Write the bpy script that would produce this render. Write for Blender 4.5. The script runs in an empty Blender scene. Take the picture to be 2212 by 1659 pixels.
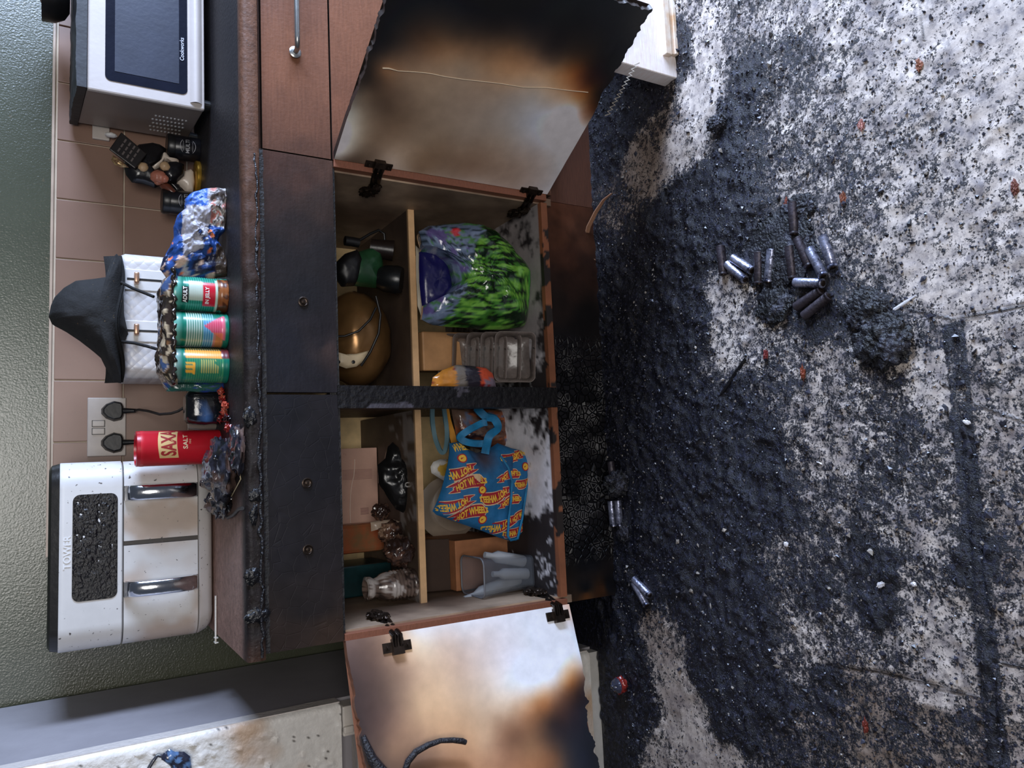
import bpy, math, random
import numpy as np
from mathutils import Vector, Matrix
R = math.radians
SC = bpy.context.scene
COL = SC.collection
rnd = random.Random(7)

# ---------------------------------------------------------------- camera
F_PX = 1646.1
CAM = np.array([-0.15496, -1.53261, 1.21669])
RV = np.array([0.99391784, -0.1095498, 0.01123274])      # right of the held-upright picture
UV = np.array([0.04635574, 0.50872191, 0.85968201])      # its up
FV = np.array([0.09989233, 0.85393258, -0.51070605])     # view direction
cd = bpy.data.cameras.new('camera')
cam = bpy.data.objects.new('camera', cd)
COL.objects.link(cam)
cd.sensor_width = 36.0
cd.lens = F_PX * 36.0 / 2212.0
cd.clip_start = 0.02
cx, cy, cz = -UV, RV, -FV                                 # phone was held upright, picture stored on its side
cam.matrix_world = Matrix(((cx[0], cy[0], cz[0], CAM[0]), (cx[1], cy[1], cz[1], CAM[1]),
                           (cx[2], cy[2], cz[2], CAM[2]), (0, 0, 0, 1)))
SC.camera = cam

# ---------------------------------------------------------------- light
SC.view_settings.view_transform = 'Standard'
SC.view_settings.look = 'None'
SC.view_settings.gamma = 1
SC.view_settings.use_curve_mapping = False
SC.view_settings.exposure = 0.0
w = bpy.data.worlds.new('world'); SC.world = w; w.use_nodes = True
w.node_tree.nodes['Background'].inputs[0].default_value = (0.62, 0.74, 1.0, 1)
w.node_tree.nodes['Background'].inputs[1].default_value = 0.09

def area(name, loc, look, sx, sy, power, color):
    l = bpy.data.lights.new(name, 'AREA'); l.shape = 'RECTANGLE'; l.size = sx; l.size_y = sy
    l.energy = power; l.color = color
    o = bpy.data.objects.new(name, l); COL.objects.link(o); o.location = loc
    d = Vector(look) - Vector(loc)
    o.rotation_euler = d.to_track_quat('-Z', 'Y').to_euler()
    return o
area('window_daylight', (-0.10, -3.0, 1.78), (-0.1, 0.5, 0.9), 1.15, 1.0, 44, (1.0, 0.965, 0.925))
area('doorway_daylight', (2.65, -0.85, 1.15), (0.3, -0.66, 0.1), 0.8, 1.8, 235, (0.58, 0.72, 1.0))

# ---------------------------------------------------------------- helpers
def ray(px, py):
    return FV + RV * ((1659 - py) - 829.5) / F_PX - UV * (px - 1106) / F_PX
def at(px, py, y):
    d = ray(px, py); return CAM + d * ((y - CAM[1]) / d[1])
def az(px, py, z=0.0):
    d = ray(px, py); return CAM + d * ((z - CAM[2]) / d[2])
def lin(c):
    return tuple(((v / 255.0) / 12.92 if v <= 10 else (((v / 255.0) + 0.055) / 1.055) ** 2.4) for v in c)

def _h(ix, iy, iz, s):
    n = (ix.astype(np.int64) * 374761393 + iy.astype(np.int64) * 668265263 + iz.astype(np.int64) * 2147483647 + s * 974634777) & 0xFFFFFFFF
    n = ((n ^ (n >> 13)) * 1274126177) & 0xFFFFFFFF
    n = ((n ^ (n >> 16)) * 2246822519) & 0xFFFFFFFF
    return ((n ^ (n >> 15)) & 0xFFFFFF) / float(0xFFFFFF)
def vn(p, s=0):
    p = np.asarray(p, float); i = np.floor(p).astype(np.int64); f = p - i; f = f * f * (3 - 2 * f)
    x, y, z = i[..., 0], i[..., 1], i[..., 2]; fx, fy, fz = f[..., 0], f[..., 1], f[..., 2]
    r = 0
    for dx in (0, 1):
        for dy in (0, 1):
            for dz in (0, 1):
                r = r + _h(x + dx, y + dy, z + dz, s) * (fx if dx else 1 - fx) * (fy if dy else 1 - fy) * (fz if dz else 1 - fz)
    return r
def fbm(p, scale, octv=4, s=0):
    p = np.asarray(p, float) * scale; r = 0; a = 0.5; t = 0
    for k in range(octv):
        r = r + a * vn(p * 2 ** k, s + k); t += a; a *= 0.55
    return r / t
def idw(P, S, V, pw=1.6, eps=1e-5):
    P = np.asarray(P); S = np.asarray(S); V = np.asarray(V)
    out = np.zeros((len(P), V.shape[1]))
    for k in range(0, len(P), 20000):
        q = P[k:k + 20000]
        d = ((q[:, None, :] - S[None]) ** 2).sum(-1) + eps
        wt = 1 / d ** pw
        out[k:k + 20000] = (wt @ V) / wt.sum(1)[:, None]
    return out

def tps(P, S, V, lam=2e-4):
    S = np.asarray(S, float); V = np.asarray(V, float); P = np.asarray(P, float)
    def phi(d2): return d2 * np.log(d2 + 1e-12) * .5
    n = len(S); K = phi(((S[:, None] - S[None]) ** 2).sum(-1)) + lam * np.eye(n); Q = np.c_[np.ones(n), S]
    A = np.zeros((n + 3, n + 3)); A[:n, :n] = K; A[:n, n:] = Q; A[n:, :n] = Q.T
    W_ = np.linalg.solve(A, np.r_[V, np.zeros((3, V.shape[1]))])
    out = np.zeros((len(P), V.shape[1]))
    for k in range(0, len(P), 20000):
        q = P[k:k + 20000]; out[k:k + 20000] = phi(((q[:, None] - S[None]) ** 2).sum(-1)) @ W_[:n] + np.c_[np.ones(len(q)), q] @ W_[n:]
    return np.clip(out, V.min(0), V.max(0))

class MB:
    def __init__(s): s.v = []; s.f = []; s.c = {}; s.m = []; s.mi = 0
    def _add(s, vs, fs, col=None):
        b = len(s.v); s.v += [tuple(map(float, q)) for q in vs]
        s.f += [tuple(b + i for i in f) for f in fs]; s.m += [s.mi] * len(fs)
        if col is not None:
            if isinstance(col, tuple): 
                for i in range(len(vs)): s.c[b + i] = col
            else:
                for i in range(len(vs)): s.c[b + i] = tuple(col[i])
        return s
    def box(s, a, b, col=None, rot=None, piv=None):
        x0, y0, z0 = a; x1, y1, z1 = b
        vs = [(x, y, z) for z in (z0, z1) for y in (y0, y1) for x in (x0, x1)]
        if rot is not None:
            pv = Vector(piv) if piv is not None else Vector(((x0 + x1) / 2, (y0 + y1) / 2, (z0 + z1) / 2))
            vs = [tuple(rot @ (Vector(q) - pv) + pv) for q in vs]
        return s._add(vs, [(0, 2, 3, 1), (4, 5, 7, 6), (0, 1, 5, 4), (2, 6, 7, 3), (0, 4, 6, 2), (1, 3, 7, 5)], col)
    def hexa(s, pts, col=None):      # 8 points: bottom 4 ring, top 4 ring
        return s._add(pts, [(3, 2, 1, 0), (4, 5, 6, 7), (0, 1, 5, 4), (1, 2, 6, 5), (2, 3, 7, 6), (3, 0, 4, 7)], col)
    def tube(s, path, r, n=10, col=None, caps=True):
        P = [Vector(map(float, q)) for q in path]; m = len(P)
        rs = r if hasattr(r, '__len__') else [r] * m
        vs = []; up = None
        for i in range(m):
            t = (P[min(i + 1, m - 1)] - P[max(i - 1, 0)]).normalized()
            if up is None: up = Vector((0, 0, 1)) if abs(t.z) < .9 else Vector((1, 0, 0))
            a = t.cross(up).normalized(); up = a.cross(t).normalized()
            for k in range(n):
                an = 2 * math.pi * k / n
                vs.append(tuple(P[i] + (a * math.cos(an) + up * math.sin(an)) * rs[i]))
        fs = [(i * n + k, i * n + (k + 1) % n, (i + 1) * n + (k + 1) % n, (i + 1) * n + k) for i in range(m - 1) for k in range(n)]
        if caps: fs += [tuple(range(n - 1, -1, -1)), tuple((m - 1) * n + k for k in range(n))]
        return s._add(vs, fs, col)
    def lathe(s, prof, c, n=32, sx=1, sy=1, col=None, cap=True, rot=None):
        vs = []
        for r, z in prof:
            for k in range(n):
                an = 2 * math.pi * k / n
                q = Vector((r * math.cos(an) * sx, r * math.sin(an) * sy, z))
                if rot is not None: q = rot @ q
                vs.append((c[0] + q.x, c[1] + q.y, c[2] + q.z))
        m = len(prof)
        fs = [(i * n + k, i * n + (k + 1) % n, (i + 1) * n + (k + 1) % n, (i + 1) * n + k) for i in range(m - 1) for k in range(n)]
        if cap: fs += [tuple(range(n - 1, -1, -1)), tuple((m - 1) * n + k for k in range(n))]
        if callable(col): col = col(np.array(vs))
        return s._add(vs, fs, col)
    def blob(s, c, rad, amp=.15, sc=6, seed=0, nu=28, nv=18, col=None, rot=None, sharp=1.0):
        c = np.array(c, float); vs = []
        for j in range(nv + 1):
            th = math.pi * j / nv
            for i in range(nu):
                ph = 2 * math.pi * i / nu
                vs.append((math.sin(th) * math.cos(ph), math.sin(th) * math.sin(ph), math.cos(th)))
        D = np.array(vs); n = fbm(D + 10, sc, 4, seed) - .5
        D = D * (1 + amp * 2 * n)[:, None] * np.array(rad)
        if rot is not None: D = D @ np.array(rot.to_3x3()).T
        V = D + c
        fs = [(j * nu + i, (j + 1) * nu + i, (j + 1) * nu + (i + 1) % nu, j * nu + (i + 1) % nu) for j in range(nv) for i in range(nu)]
        if callable(col): col = col(V)
        return s._add(V, fs, col)
    def grid(s, V, nu, nv, col=None, flip=False):
        fs = [(j * nu + i, j * nu + i + 1, (j + 1) * nu + i + 1, (j + 1) * nu + i) for j in range(nv - 1) for i in range(nu - 1)]
        if flip: fs = [f[::-1] for f in fs]
        return s._add(V, fs, col)
    def pillow(s, pts, nrm, depth, rings=14, seg=6, crumple=.004, sc=30, seed=0, col=None, back=.4, cen=None):
        P = np.array(pts, float); o = []
        for i in range(len(P)):
            a, b = P[i], P[(i + 1) % len(P)]
            for k in range(seg): o.append(a + (b - a) * k / seg)
        o = np.array(o); n = len(o); c = o.mean(0) if cen is None else np.array(cen, float); nrm = np.array(nrm, float)
        for side, dp in ((1, depth), (-1, depth * back)):
            vs = [c + nrm * dp * side]
            for j in range(1, rings + 1):
                t = j / rings
                vs += list(c + (o - c) * t + nrm * side * dp * math.sqrt(max(0, 1 - t ** 3)))
            V = np.array(vs)
            V = V + nrm * ((fbm(V, sc, 4, seed) - .5) * 2 * crumple * np.concatenate([[1], np.repeat([1 - .5 * (j / rings) ** 4 for j in range(1, rings + 1)], n)]))[:, None]
            if side == -1: V[1 + (rings - 1) * n:] = edge
            edge = V[1 + (rings - 1) * n:].copy()
            fs = [(0, 1 + k, 1 + (k + 1) % n) for k in range(n)]
            fs += [(1 + (j - 1) * n + k, 1 + j * n + k, 1 + j * n + (k + 1) % n, 1 + (j - 1) * n + (k + 1) % n) for j in range(1, rings) for k in range(n)]
            if side == -1: fs = [f[::-1] for f in fs]
            s._add(V, fs, col(V) if callable(col) else col)
        return s
    def build(s, name, mats, parent=None, smooth=None, bevel=0, origin=None, col=None, zmin=None):
        V = np.array(s.v)
        if zmin is not None: V[:, 2] = np.maximum(V[:, 2], zmin)
        if parent is None:
            o0 = np.array([(V[:, 0].min() + V[:, 0].max()) / 2, (V[:, 1].min() + V[:, 1].max()) / 2, V[:, 2].min()]) if origin is None else np.array(origin, float)
        else:
            rt = parent
            while rt.parent: rt = rt.parent
            o0 = np.array(rt.location)
        me = bpy.data.meshes.new(name)
        me.from_pydata([tuple(q) for q in (V - o0)], [], s.f)
        for m in (mats if isinstance(mats, (list, tuple)) else [mats]): me.materials.append(m)
        me.polygons.foreach_set('material_index', s.m)
        if s.c:
            a = me.color_attributes.new('Col', 'FLOAT_COLOR', 'POINT')
            arr = np.ones((len(V), 4)) * .5
            for k, q in s.c.items(): arr[k, :3] = q[:3]
            a.data.foreach_set('color', arr.ravel())
        if smooth:
            me.polygons.foreach_set('use_smooth', [True] * len(s.f))
            if smooth < 180: me.set_sharp_from_angle(angle=R(smooth))
        me.update()
        o = bpy.data.objects.new(name, me); COL.objects.link(o)
        if parent is None: o.location = o0
        else: o.parent = parent
        if bevel:
            b = o.modifiers.new('b', 'BEVEL'); b.width = bevel; b.segments = 2; b.limit_method = 'ANGLE'; b.angle_limit = R(40)
        return o
def tag(o, label, cat, group=None, kind=None):
    o['label'] = label; o['category'] = cat
    if group: o['group'] = group
    if kind: o['kind'] = kind
    return o
def thing(name, label, cat, loc, group=None):
    o = bpy.data.objects.new(name, None); COL.objects.link(o); o.location = tuple(map(float, loc)); o.empty_display_size = .02
    return tag(o, label, cat, group)
def copy_tree(o, parent=None):
    c = o.copy(); COL.objects.link(c); c.parent = parent
    for ch in list(o.children): copy_tree(ch, c)
    return c
def struct(o): o['kind'] = 'structure'; return o

def text_mesh(mb, txt, size, org, rv, uv, depth=.0006, warp=None, bold=0.0, center=True, sx=1.0):
    cu = bpy.data.curves.new('t', 'FONT'); cu.body = txt; cu.size = size; cu.extrude = 0; cu.offset = bold; cu.resolution_u = 3
    if center: cu.align_x = 'CENTER'; cu.align_y = 'CENTER'
    o = bpy.data.objects.new('t', cu); COL.objects.link(o)
    dg = bpy.context.evaluated_depsgraph_get()
    me = o.evaluated_get(dg).to_mesh()
    rv = np.array(rv, float); uv = np.array(uv, float); nv = np.cross(rv, uv)
    pts = []
    for q in me.vertices:
        x, y = q.co.x * sx, q.co.y
        if warp: pts.append(warp(x, y))
        else: pts.append(np.array(org) + rv * x + uv * y + nv * depth)
    fs = [tuple(p.vertices) for p in me.polygons]
    mb._add(pts, fs)
    bpy.data.objects.remove(o); bpy.data.curves.remove(cu)

# ---------------------------------------------------------------- materials
MATS = {}
def mat(name, col=(128, 128, 128), rough=.6, metal=0, var=.18, ns=18, bump=.15, bs=90, col2=None, vcol=False, speck=0, ss=160,
        coat=0, trans=0, alpha=1, spec=.5, speckcol=(14, 13, 15), bd=.002, rvar=0, wood=None):
    if name in MATS: return MATS[name]
    m = bpy.data.materials.new(name); m.use_nodes = True; nt = m.node_tree; N = nt.nodes; L = nt.links
    b = N['Principled BSDF']; b.inputs['Roughness'].default_value = rough; b.inputs['Metallic'].default_value = metal
    b.inputs['Specular IOR Level'].default_value = spec; b.inputs['Coat Weight'].default_value = coat
    b.inputs['Transmission Weight'].default_value = trans; b.inputs['Alpha'].default_value = alpha
    tc = N.new('ShaderNodeTexCoord')
    n1 = N.new('ShaderNodeTexNoise'); n1.inputs['Scale'].default_value = ns; n1.inputs['Detail'].default_value = 6; n1.inputs['Roughness'].default_value = .6
    if wood:
        mp = N.new('ShaderNodeMapping'); mp.inputs['Scale'].default_value = wood; L.new(tc.outputs['Object'], mp.inputs[0]); L.new(mp.outputs[0], n1.inputs['Vector'])
    else: L.new(tc.outputs['Object'], n1.inputs['Vector'])
    base = N.new('ShaderNodeMix'); base.data_type = 'RGBA'; base.blend_type = 'MIX'
    if vcol:
        at_ = N.new('ShaderNodeAttribute'); at_.attribute_name = 'Col'
        src = at_.outputs['Color']
        base.blend_type = 'MULTIPLY'; base.inputs[0].default_value = 1
        L.new(src, base.inputs[6])
        mr = N.new('ShaderNodeMapRange'); mr.inputs[1].default_value = .3; mr.inputs[2].default_value = .7
        mr.inputs[3].default_value = 1 - var; mr.inputs[4].default_value = 1 + var
        L.new(n1.outputs[0], mr.inputs[0]); cc = N.new('ShaderNodeCombineColor')
        for k in range(3): L.new(mr.outputs[0], cc.inputs[k])
        L.new(cc.outputs[0], base.inputs[7])
    else:
        c1 = lin(col); c2 = lin(col2) if col2 else tuple(v * (1 - var) for v in c1)
        mr = N.new('ShaderNodeMapRange'); mr.inputs[1].default_value = .35; mr.inputs[2].default_value = .65
        L.new(n1.outputs[0], mr.inputs[0]); L.new(mr.outputs[0], base.inputs[0])
        base.inputs[6].default_value = (*c1, 1); base.inputs[7].default_value = (*c2, 1)
    out = base.outputs[2]
    if speck:
        n3 = N.new('ShaderNodeTexNoise'); n3.inputs['Scale'].default_value = ss; n3.inputs['Detail'].default_value = 3
        L.new(tc.outputs['Object'], n3.inputs['Vector'])
        r3 = N.new('ShaderNodeMapRange'); r3.inputs[1].default_value = .72 - speck * .3; r3.inputs[2].default_value = .76 - speck * .3
        L.new(n3.outputs[0], r3.inputs[0])
        mx = N.new('ShaderNodeMix'); mx.data_type = 'RGBA'; L.new(r3.outputs[0], mx.inputs[0]); L.new(out, mx.inputs[6])
        mx.inputs[7].default_value = (*lin(speckcol), 1); out = mx.outputs[2]
    L.new(out, b.inputs['Base Color'])
    if bump:
        n2 = N.new('ShaderNodeTexNoise'); n2.inputs['Scale'].default_value = bs; n2.inputs['Detail'].default_value = 5
        L.new(tc.outputs['Object'], n2.inputs['Vector'])
        bp = N.new('ShaderNodeBump'); bp.inputs['Strength'].default_value = bump; bp.inputs['Distance'].default_value = bd
        L.new(n2.outputs[0], bp.inputs['Height']); L.new(bp.outputs[0], b.inputs['Normal'])
    MATS[name] = m
    return m

m_wall = mat('green_gloss_wallpaper', (72, 75, 60), .22, 0, .12, 6, .5, 230, bd=.0014, spec=.75, speck=.12, ss=60, speckcol=(84, 80, 62))
m_tile = mat('beige_brown_tile', (138, 108, 92), .38, 0, .08, 9, .05, 40, speck=.05, ss=220, speckcol=(120, 98, 84))
m_grout = mat('grout', (205, 190, 170), .9)
m_char = mat('charred_wood', (30, 28, 31), .55, 0, .5, 30, .8, 120, bd=.004)
m_charg = mat('glossy_char', (22, 22, 26), .28, 0, .5, 40, .9, 90, bd=.005)
m_paint = mat('scorched_panel', vcol=True, rough=.42, var=.08, ns=30, bump=.08, bs=60)
m_board = mat('scorched_front', vcol=True, rough=.5, spec=.22, var=.16, ns=10, bump=.25, bs=140, wood=(2, 2, 22), speck=.0)
m_char_v = mat('scorched_worktop', vcol=True, rough=.55, spec=.22, var=.3, ns=60, bump=.6, bs=150, speck=.22, ss=240, speckcol=(70, 62, 60))
m_chip = mat('raw_chipboard', (170, 132, 98), .75, 0, .25, 60, .3, 200, speck=.12, ss=260, speckcol=(110, 78, 52))
m_sooty_in = mat('sooty_interior', vcol=True, rough=.55, var=.25, ns=14, bump=.15, bs=60)
m_metal = mat('brushed_metal', (190, 188, 186), .3, 1, .1)
m_dmetal = mat('sooted_metal', (70, 58, 50), .35, .8, .5, 60, .3, 120)
m_black = mat('black_plastic', (22, 22, 24), .4)
m_blackg = mat('black_gloss', (16, 16, 20), .12)
m_vplastic = mat('coloured_plastic', vcol=True, rough=.28, var=.15, ns=40, bump=.25, bs=70)
m_vcloth = mat('coloured_cloth', vcol=True, rough=.7, var=.15, ns=60, bump=.3, bs=200)
m_vshiny = mat('melted_film', vcol=True, rough=.16, var=.2, ns=50, bump=.6, bs=80, coat=.4)
m_white = mat('white_plastic', (214, 212, 210), .35, 0, .05)

def C(*c): return lin(c)
def scorch_cells(P, base, dark, scale, seed):
    return None

# ---------------------------------------------------------------- room shell
def plane_box(name, a, b, m): return struct(MB().box(a, b).build(name, m))
W = 0.601
plane_box('wall_back', (-2.4, W + .012, 0), (2.4, W + .11, 2.5), m_wall)
tb = MB(); T = .1507; xt = .692; zt = 1.079
tb.box((-.33, W + .002, .80), (2.3, W + .013, 1.2335))
tb.mi = 1
for k in range(-11, 8):
    for r in range(-2, 1):
        x0 = xt - k * T - T; z0 = zt + r * T
        if x0 < -.40: continue
        tb.box((x0 + .0018, W - .004, z0 + .0018), (x0 + T - .0018, W + .006, z0 + T - .0018))
tb.mi = 2
tb.box((-.33, W - .006, 1.2335), (2.3, W + .013, 1.240))
o = tb.build('trim_1', [m_grout, m_tile, mat('tile_edge_trim', (188, 166, 146), .4)], bevel=.0012); struct(o)

# floor -------------------------------------------------------------------
FL = [  # px, py, soot cover, brown stain
(1500,20,.45,0),(1520,60,.3,0),(1530,120,.22,0),(1515,200,.12,0),(1495,270,.2,0),(1470,320,.2,.3),(1420,380,.3,.8),(1390,340,.35,1),(1350,420,.6,1),(1330,300,.97,0),(1400,200,.95,0),(1440,260,.55,.8),
(1480,60,.85,0),(1475,120,.9,0),(1600,60,.55,0),(1600,150,.8,0),(1580,250,.9,0),(1560,350,.93,0),(1500,420,.93,0),(1450,450,.93,0),(1700,40,.4,0),(1800,40,.33,0),(1900,40,.28,0),(2050,50,.2,0),(2180,50,.15,0),
(1700,150,.62,0),(1800,150,.5,0),(1900,150,.33,0),(2000,120,.28,0),(2150,150,.25,0),(1700,250,.5,0),(1800,300,.5,0),(1900,250,.4,0),(2050,250,.38,0),(2150,300,.3,0),(1650,300,.65,0),(1750,400,.55,0),(1850,420,.6,0),(1950,400,.4,0),(2050,400,.45,0),(2180,420,.3,0),
(1650,450,.78,0),(1600,500,.85,0),(1500,550,.97,0),(1400,550,.98,0),(1300,600,1,0),(1750,500,.68,0),(1850,500,.45,0),(1950,500,.35,0),(2050,500,.3,0),(2150,550,.38,0),(1560,650,.35,0),(1600,740,.4,0),(1500,700,.96,0),(1700,620,.92,.3),(1750,680,.85,.6),(1850,600,.5,.1),(1900,560,.28,0),(1980,560,.12,0),(2030,600,.28,0),(2150,650,.28,0),
(1900,700,.9,0),(1950,620,.3,0),(1990,700,.55,0),(1700,760,.55,0),(1780,800,.42,.2),(1850,830,.6,0),(1650,850,.75,0),(1600,900,.9,0),(1500,900,.98,0),(1400,900,1,0),(2000,780,.3,0),(2020,850,.3,.1),(1930,860,.72,0),(2100,780,.5,.2),(2150,750,.35,.2),(2150,850,.42,.2),
(1750,900,.5,.2),(1800,950,.42,.2),(1880,950,.55,0),(1960,940,.66,0),(2040,960,.5,0),(2140,920,.45,.2),(1650,1000,.93,0),(1750,1020,.6,.2),(1700,1100,.88,0),(1600,1100,.98,0),(1450,1100,1,0),(1800,1080,.62,.1),(1900,1060,.68,0),(2000,1100,.6,.1),(2000,1130,.4,.2),(2130,1050,.5,.2),(2180,1150,.5,.4),
(1700,1200,.68,.3),(1800,1200,.68,.2),(1900,1200,.85,0),(2000,1200,.55,0),(2100,1200,.88,.1),(2180,1200,.55,.5),(1600,1250,.92,.4),(1500,1250,.98,0),(1400,1300,.99,0),(1350,1350,1,0),(1415,1350,.45,.8),(1445,1420,.25,.6),(1470,1500,.2,.5),(1490,1570,.15,.4),(1520,1630,.15,.4),(1580,1655,.3,.4),
(1380,1500,.97,0),(1360,1600,1,0),(1420,1640,.35,.4),(1540,1450,.97,0),(1570,1550,.98,0),(1630,1600,.85,.1),(1650,1500,.93,0),(1700,1400,.6,.2),(1750,1400,.5,.1),(1620,1350,.93,.2),(1800,1300,.75,0),(1900,1300,.88,0),(1830,1350,.6,.1),(1950,1380,.5,.2),(2050,1400,.34,.2),(2080,1350,.4,.1),(2000,1440,.4,.2),(2090,1480,.3,.1),
(2150,1300,.5,.3),(2180,1400,.5,.3),(1780,1480,.8,.4),(1850,1540,.6,.9),(1950,1560,.6,.9),(2050,1600,.6,.9),(2180,1600,.55,.6),(1780,1600,.65,.9),(1900,1640,.5,1),(1700,1650,.75,.6),(1860,1500,.6,1),(1960,1520,.6,1),(2060,1550,.6,1),(2120,1540,.7,.7),(2190,1500,.5,.5)]
S = np.array([az(a, b)[:2] for a, b, _, _ in FL]); V = np.array([[c, d] for _, _, c, d in FL])
def floor_h(XY, cov):
    p = np.c_[XY, np.zeros(len(XY))]
    return cov * (fbm(p, 45, 4, 5) ** 2) * .016 + cov * np.maximum(0, fbm(p, 9, 2, 8) - .5) * .02
fx0, fx1, fy0, fy1, st = -1.12, 1.3, -1.16, .12, .0042
nu = int((fx1 - fx0) / st) + 1; nv = int((fy1 - fy0) / st) + 1
gx, gy = np.meshgrid(np.linspace(fx0, fx1, nu), np.linspace(fy0, fy1, nv))
XY = np.c_[gx.ravel(), gy.ravel()]
warp = np.c_[fbm(np.c_[XY, 0 * XY[:, :1]], 7, 4, 1) - .5, fbm(np.c_[XY, 0 * XY[:, :1]], 7, 4, 2) - .5] * .09
vals = idw(XY + warp, S, V, 2.0)
cov = np.clip(np.where(vals[:, 0] < .9, vals[:, 0] * .84 + .13, vals[:, 0]) + (fbm(np.c_[XY, 0 * XY[:, :1]], 14, 4, 3) - .5) * .22 * (vals[:, 0] < .97), 0, 1)
brn = vals[:, 1]
line = np.zeros(len(XY))
def seg(x0, y0, x1, y1, wd):
    d = np.array([x1 - x0, y1 - y0]); L2 = (d ** 2).sum(); q = XY - (x0, y0)
    t = np.clip((q @ d) / L2, 0, 1); dist = np.hypot(*(q - t[:, None] * d).T) + (fbm(np.c_[XY, 0 * XY[:, :1]], 60, 2, 9) - .5) * .003
    return np.clip(1.3 - dist / wd, 0, 1)
for a in ((.036, -.865, -.651, -.850, .0035), (.03, -.884, -.651, -.868, .0025), (.074, -.776, .035, -.869, .003), (.033, -.869, .04, -1.1, .003), (-.558, -.559, -.544, -.682, .003),
          (-.544, -.682, -.548, -.851, .0035), (-.066, -.844, -.1, -.884, .0025), (-.1, -.884, -.135, -.96, .003), (-.49, -.877, -.491, -1.0, .003), (1.2, -.87, .5, -.868, .002)):
    line = np.maximum(line, seg(*a))
band = ((XY[:, 1] < -.852) & (XY[:, 1] > -.884) & (XY[:, 0] < .03)) * .3
cov = np.clip(cov + band * (fbm(np.c_[XY, 0 * XY[:, :1]], 12, 2, 19) + .3), 0, 1)
h = floor_h(XY, cov) - line * .002
h *= np.clip(1.2 - line, 0.2, 1)
fb = MB(); fb.grid(np.c_[XY, h], nu, nv, np.c_[cov, brn, line])
for (a, b) in (((-2.4, -3.2), (fx0, .62)), ((fx1, -3.2), (2.6, .62)), ((fx0, -3.2), (fx1, fy0)), ((fx0, fy1), (fx1, .62))):
    fb._add([(a[0], a[1], 0), (b[0], a[1], 0), (b[0], b[1], 0), (a[0], b[1], 0)], [(0, 1, 2, 3)], (1.0 if b[1] > .5 and a[1] > 0 else .55, .2, 0))
m = bpy.data.materials.new('burnt_floor'); m.use_nodes = True; nt = m.node_tree; N = nt.nodes; L = nt.links
b = N['Principled BSDF']; tc = N.new('ShaderNodeTexCoord'); at_ = N.new('ShaderNodeAttribute'); at_.attribute_name = 'Col'
sp = N.new('ShaderNodeSeparateColor'); L.new(at_.outputs['Color'], sp.inputs[0])
def nz(scale, det, rough=.6):
    n = N.new('ShaderNodeTexNoise'); n.inputs['Scale'].default_value = scale; n.inputs['Detail'].default_value = det; n.inputs['Roughness'].default_value = rough
    L.new(tc.outputs['Object'], n.inputs['Vector']); return n.outputs[0]
def mth(op, a, b_=None, clamp=False):
    n = N.new('ShaderNodeMath'); n.operation = op; n.use_clamp = clamp
    for i, q in enumerate((a, b_)):
        if q is None: continue
        if isinstance(q, (int, float)): n.inputs[i].default_value = q
        else: L.new(q, n.inputs[i])
    return n.outputs[0]
def mixc(f, a, b_):
    n = N.new('ShaderNodeMix'); n.data_type = 'RGBA'
    if isinstance(f, (int, float)): n.inputs[0].default_value = f
    else: L.new(f, n.inputs[0])
    for i, q in ((6, a), (7, b_)):
        if isinstance(q, tuple): n.inputs[i].default_value = (*lin(q), 1)
        else: L.new(q, n.inputs[i])
    return n.outputs[2]
n_f = mth('ADD', mth('ADD', mth('MULTIPLY', nz(95, 6, .75), .5), mth('MULTIPLY', nz(300, 4, .65), .3)), mth('MULTIPLY', nz(26, 5, .7), .2))
# cover -> threshold on noise: n in ~[.3,.7]
thr = mth('SUBTRACT', mth('SUBTRACT', .60, mth('MULTIPLY', sp.outputs[0], .19)), mth('MULTIPLY', mth('POWER', sp.outputs[0], 5.0), .13))
mask = mth('MULTIPLY', mth('SUBTRACT', n_f, thr), 20, True)
mask = mth('MAXIMUM', mask, mth('MULTIPLY', sp.outputs[2], .85))
base = mixc(mth('MULTIPLY', mth('SUBTRACT', nz(16, 6, .7), .4), 4, True), (206, 194, 184), (142, 132, 128))
film = mth('MULTIPLY', mth('SUBTRACT', nz(48, 6, .7), mth('SUBTRACT', .56, mth('MULTIPLY', sp.outputs[0], .22))), 7, True)
base = mixc(mth('MULTIPLY', film, .72), base, (96, 92, 98))
base = mixc(mth('MULTIPLY', sp.outputs[1], .8), base, mixc(nz(30, 4), (124, 100, 82), (90, 76, 62)))
blk = mixc(mth('MULTIPLY', mth('SUBTRACT', nz(140, 3), .5), 6, True), (12, 12, 20), (38, 40, 60))
L.new(mixc(mask, base, blk), b.inputs['Base Color'])
L.new(mth('ADD', .6, mth('MULTIPLY', mask, -.26)), b.inputs['Roughness'])
bp = N.new('ShaderNodeBump'); bp.inputs['Strength'].default_value = 1; bp.inputs['Distance'].default_value = .005
L.new(mth('MULTIPLY', mth('ADD', n_f, mth('MULTIPLY', nz(420, 2), .3)), mth('ADD', .12, mask)), bp.inputs['Height']); L.new(bp.outputs[0], b.inputs['Normal'])
floor = fb.build('floor', m, smooth=180, origin=(0, 0, 0)); struct(floor)
def fz(x, y):
    q = np.array([[x, y]]); i = int(round((x - fx0) / st)); j = int(round((y - fy0) / st))
    i = min(max(i, 0), nu - 1); j = min(max(j, 0), nv - 1); return float(h[j * nu + i])

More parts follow.
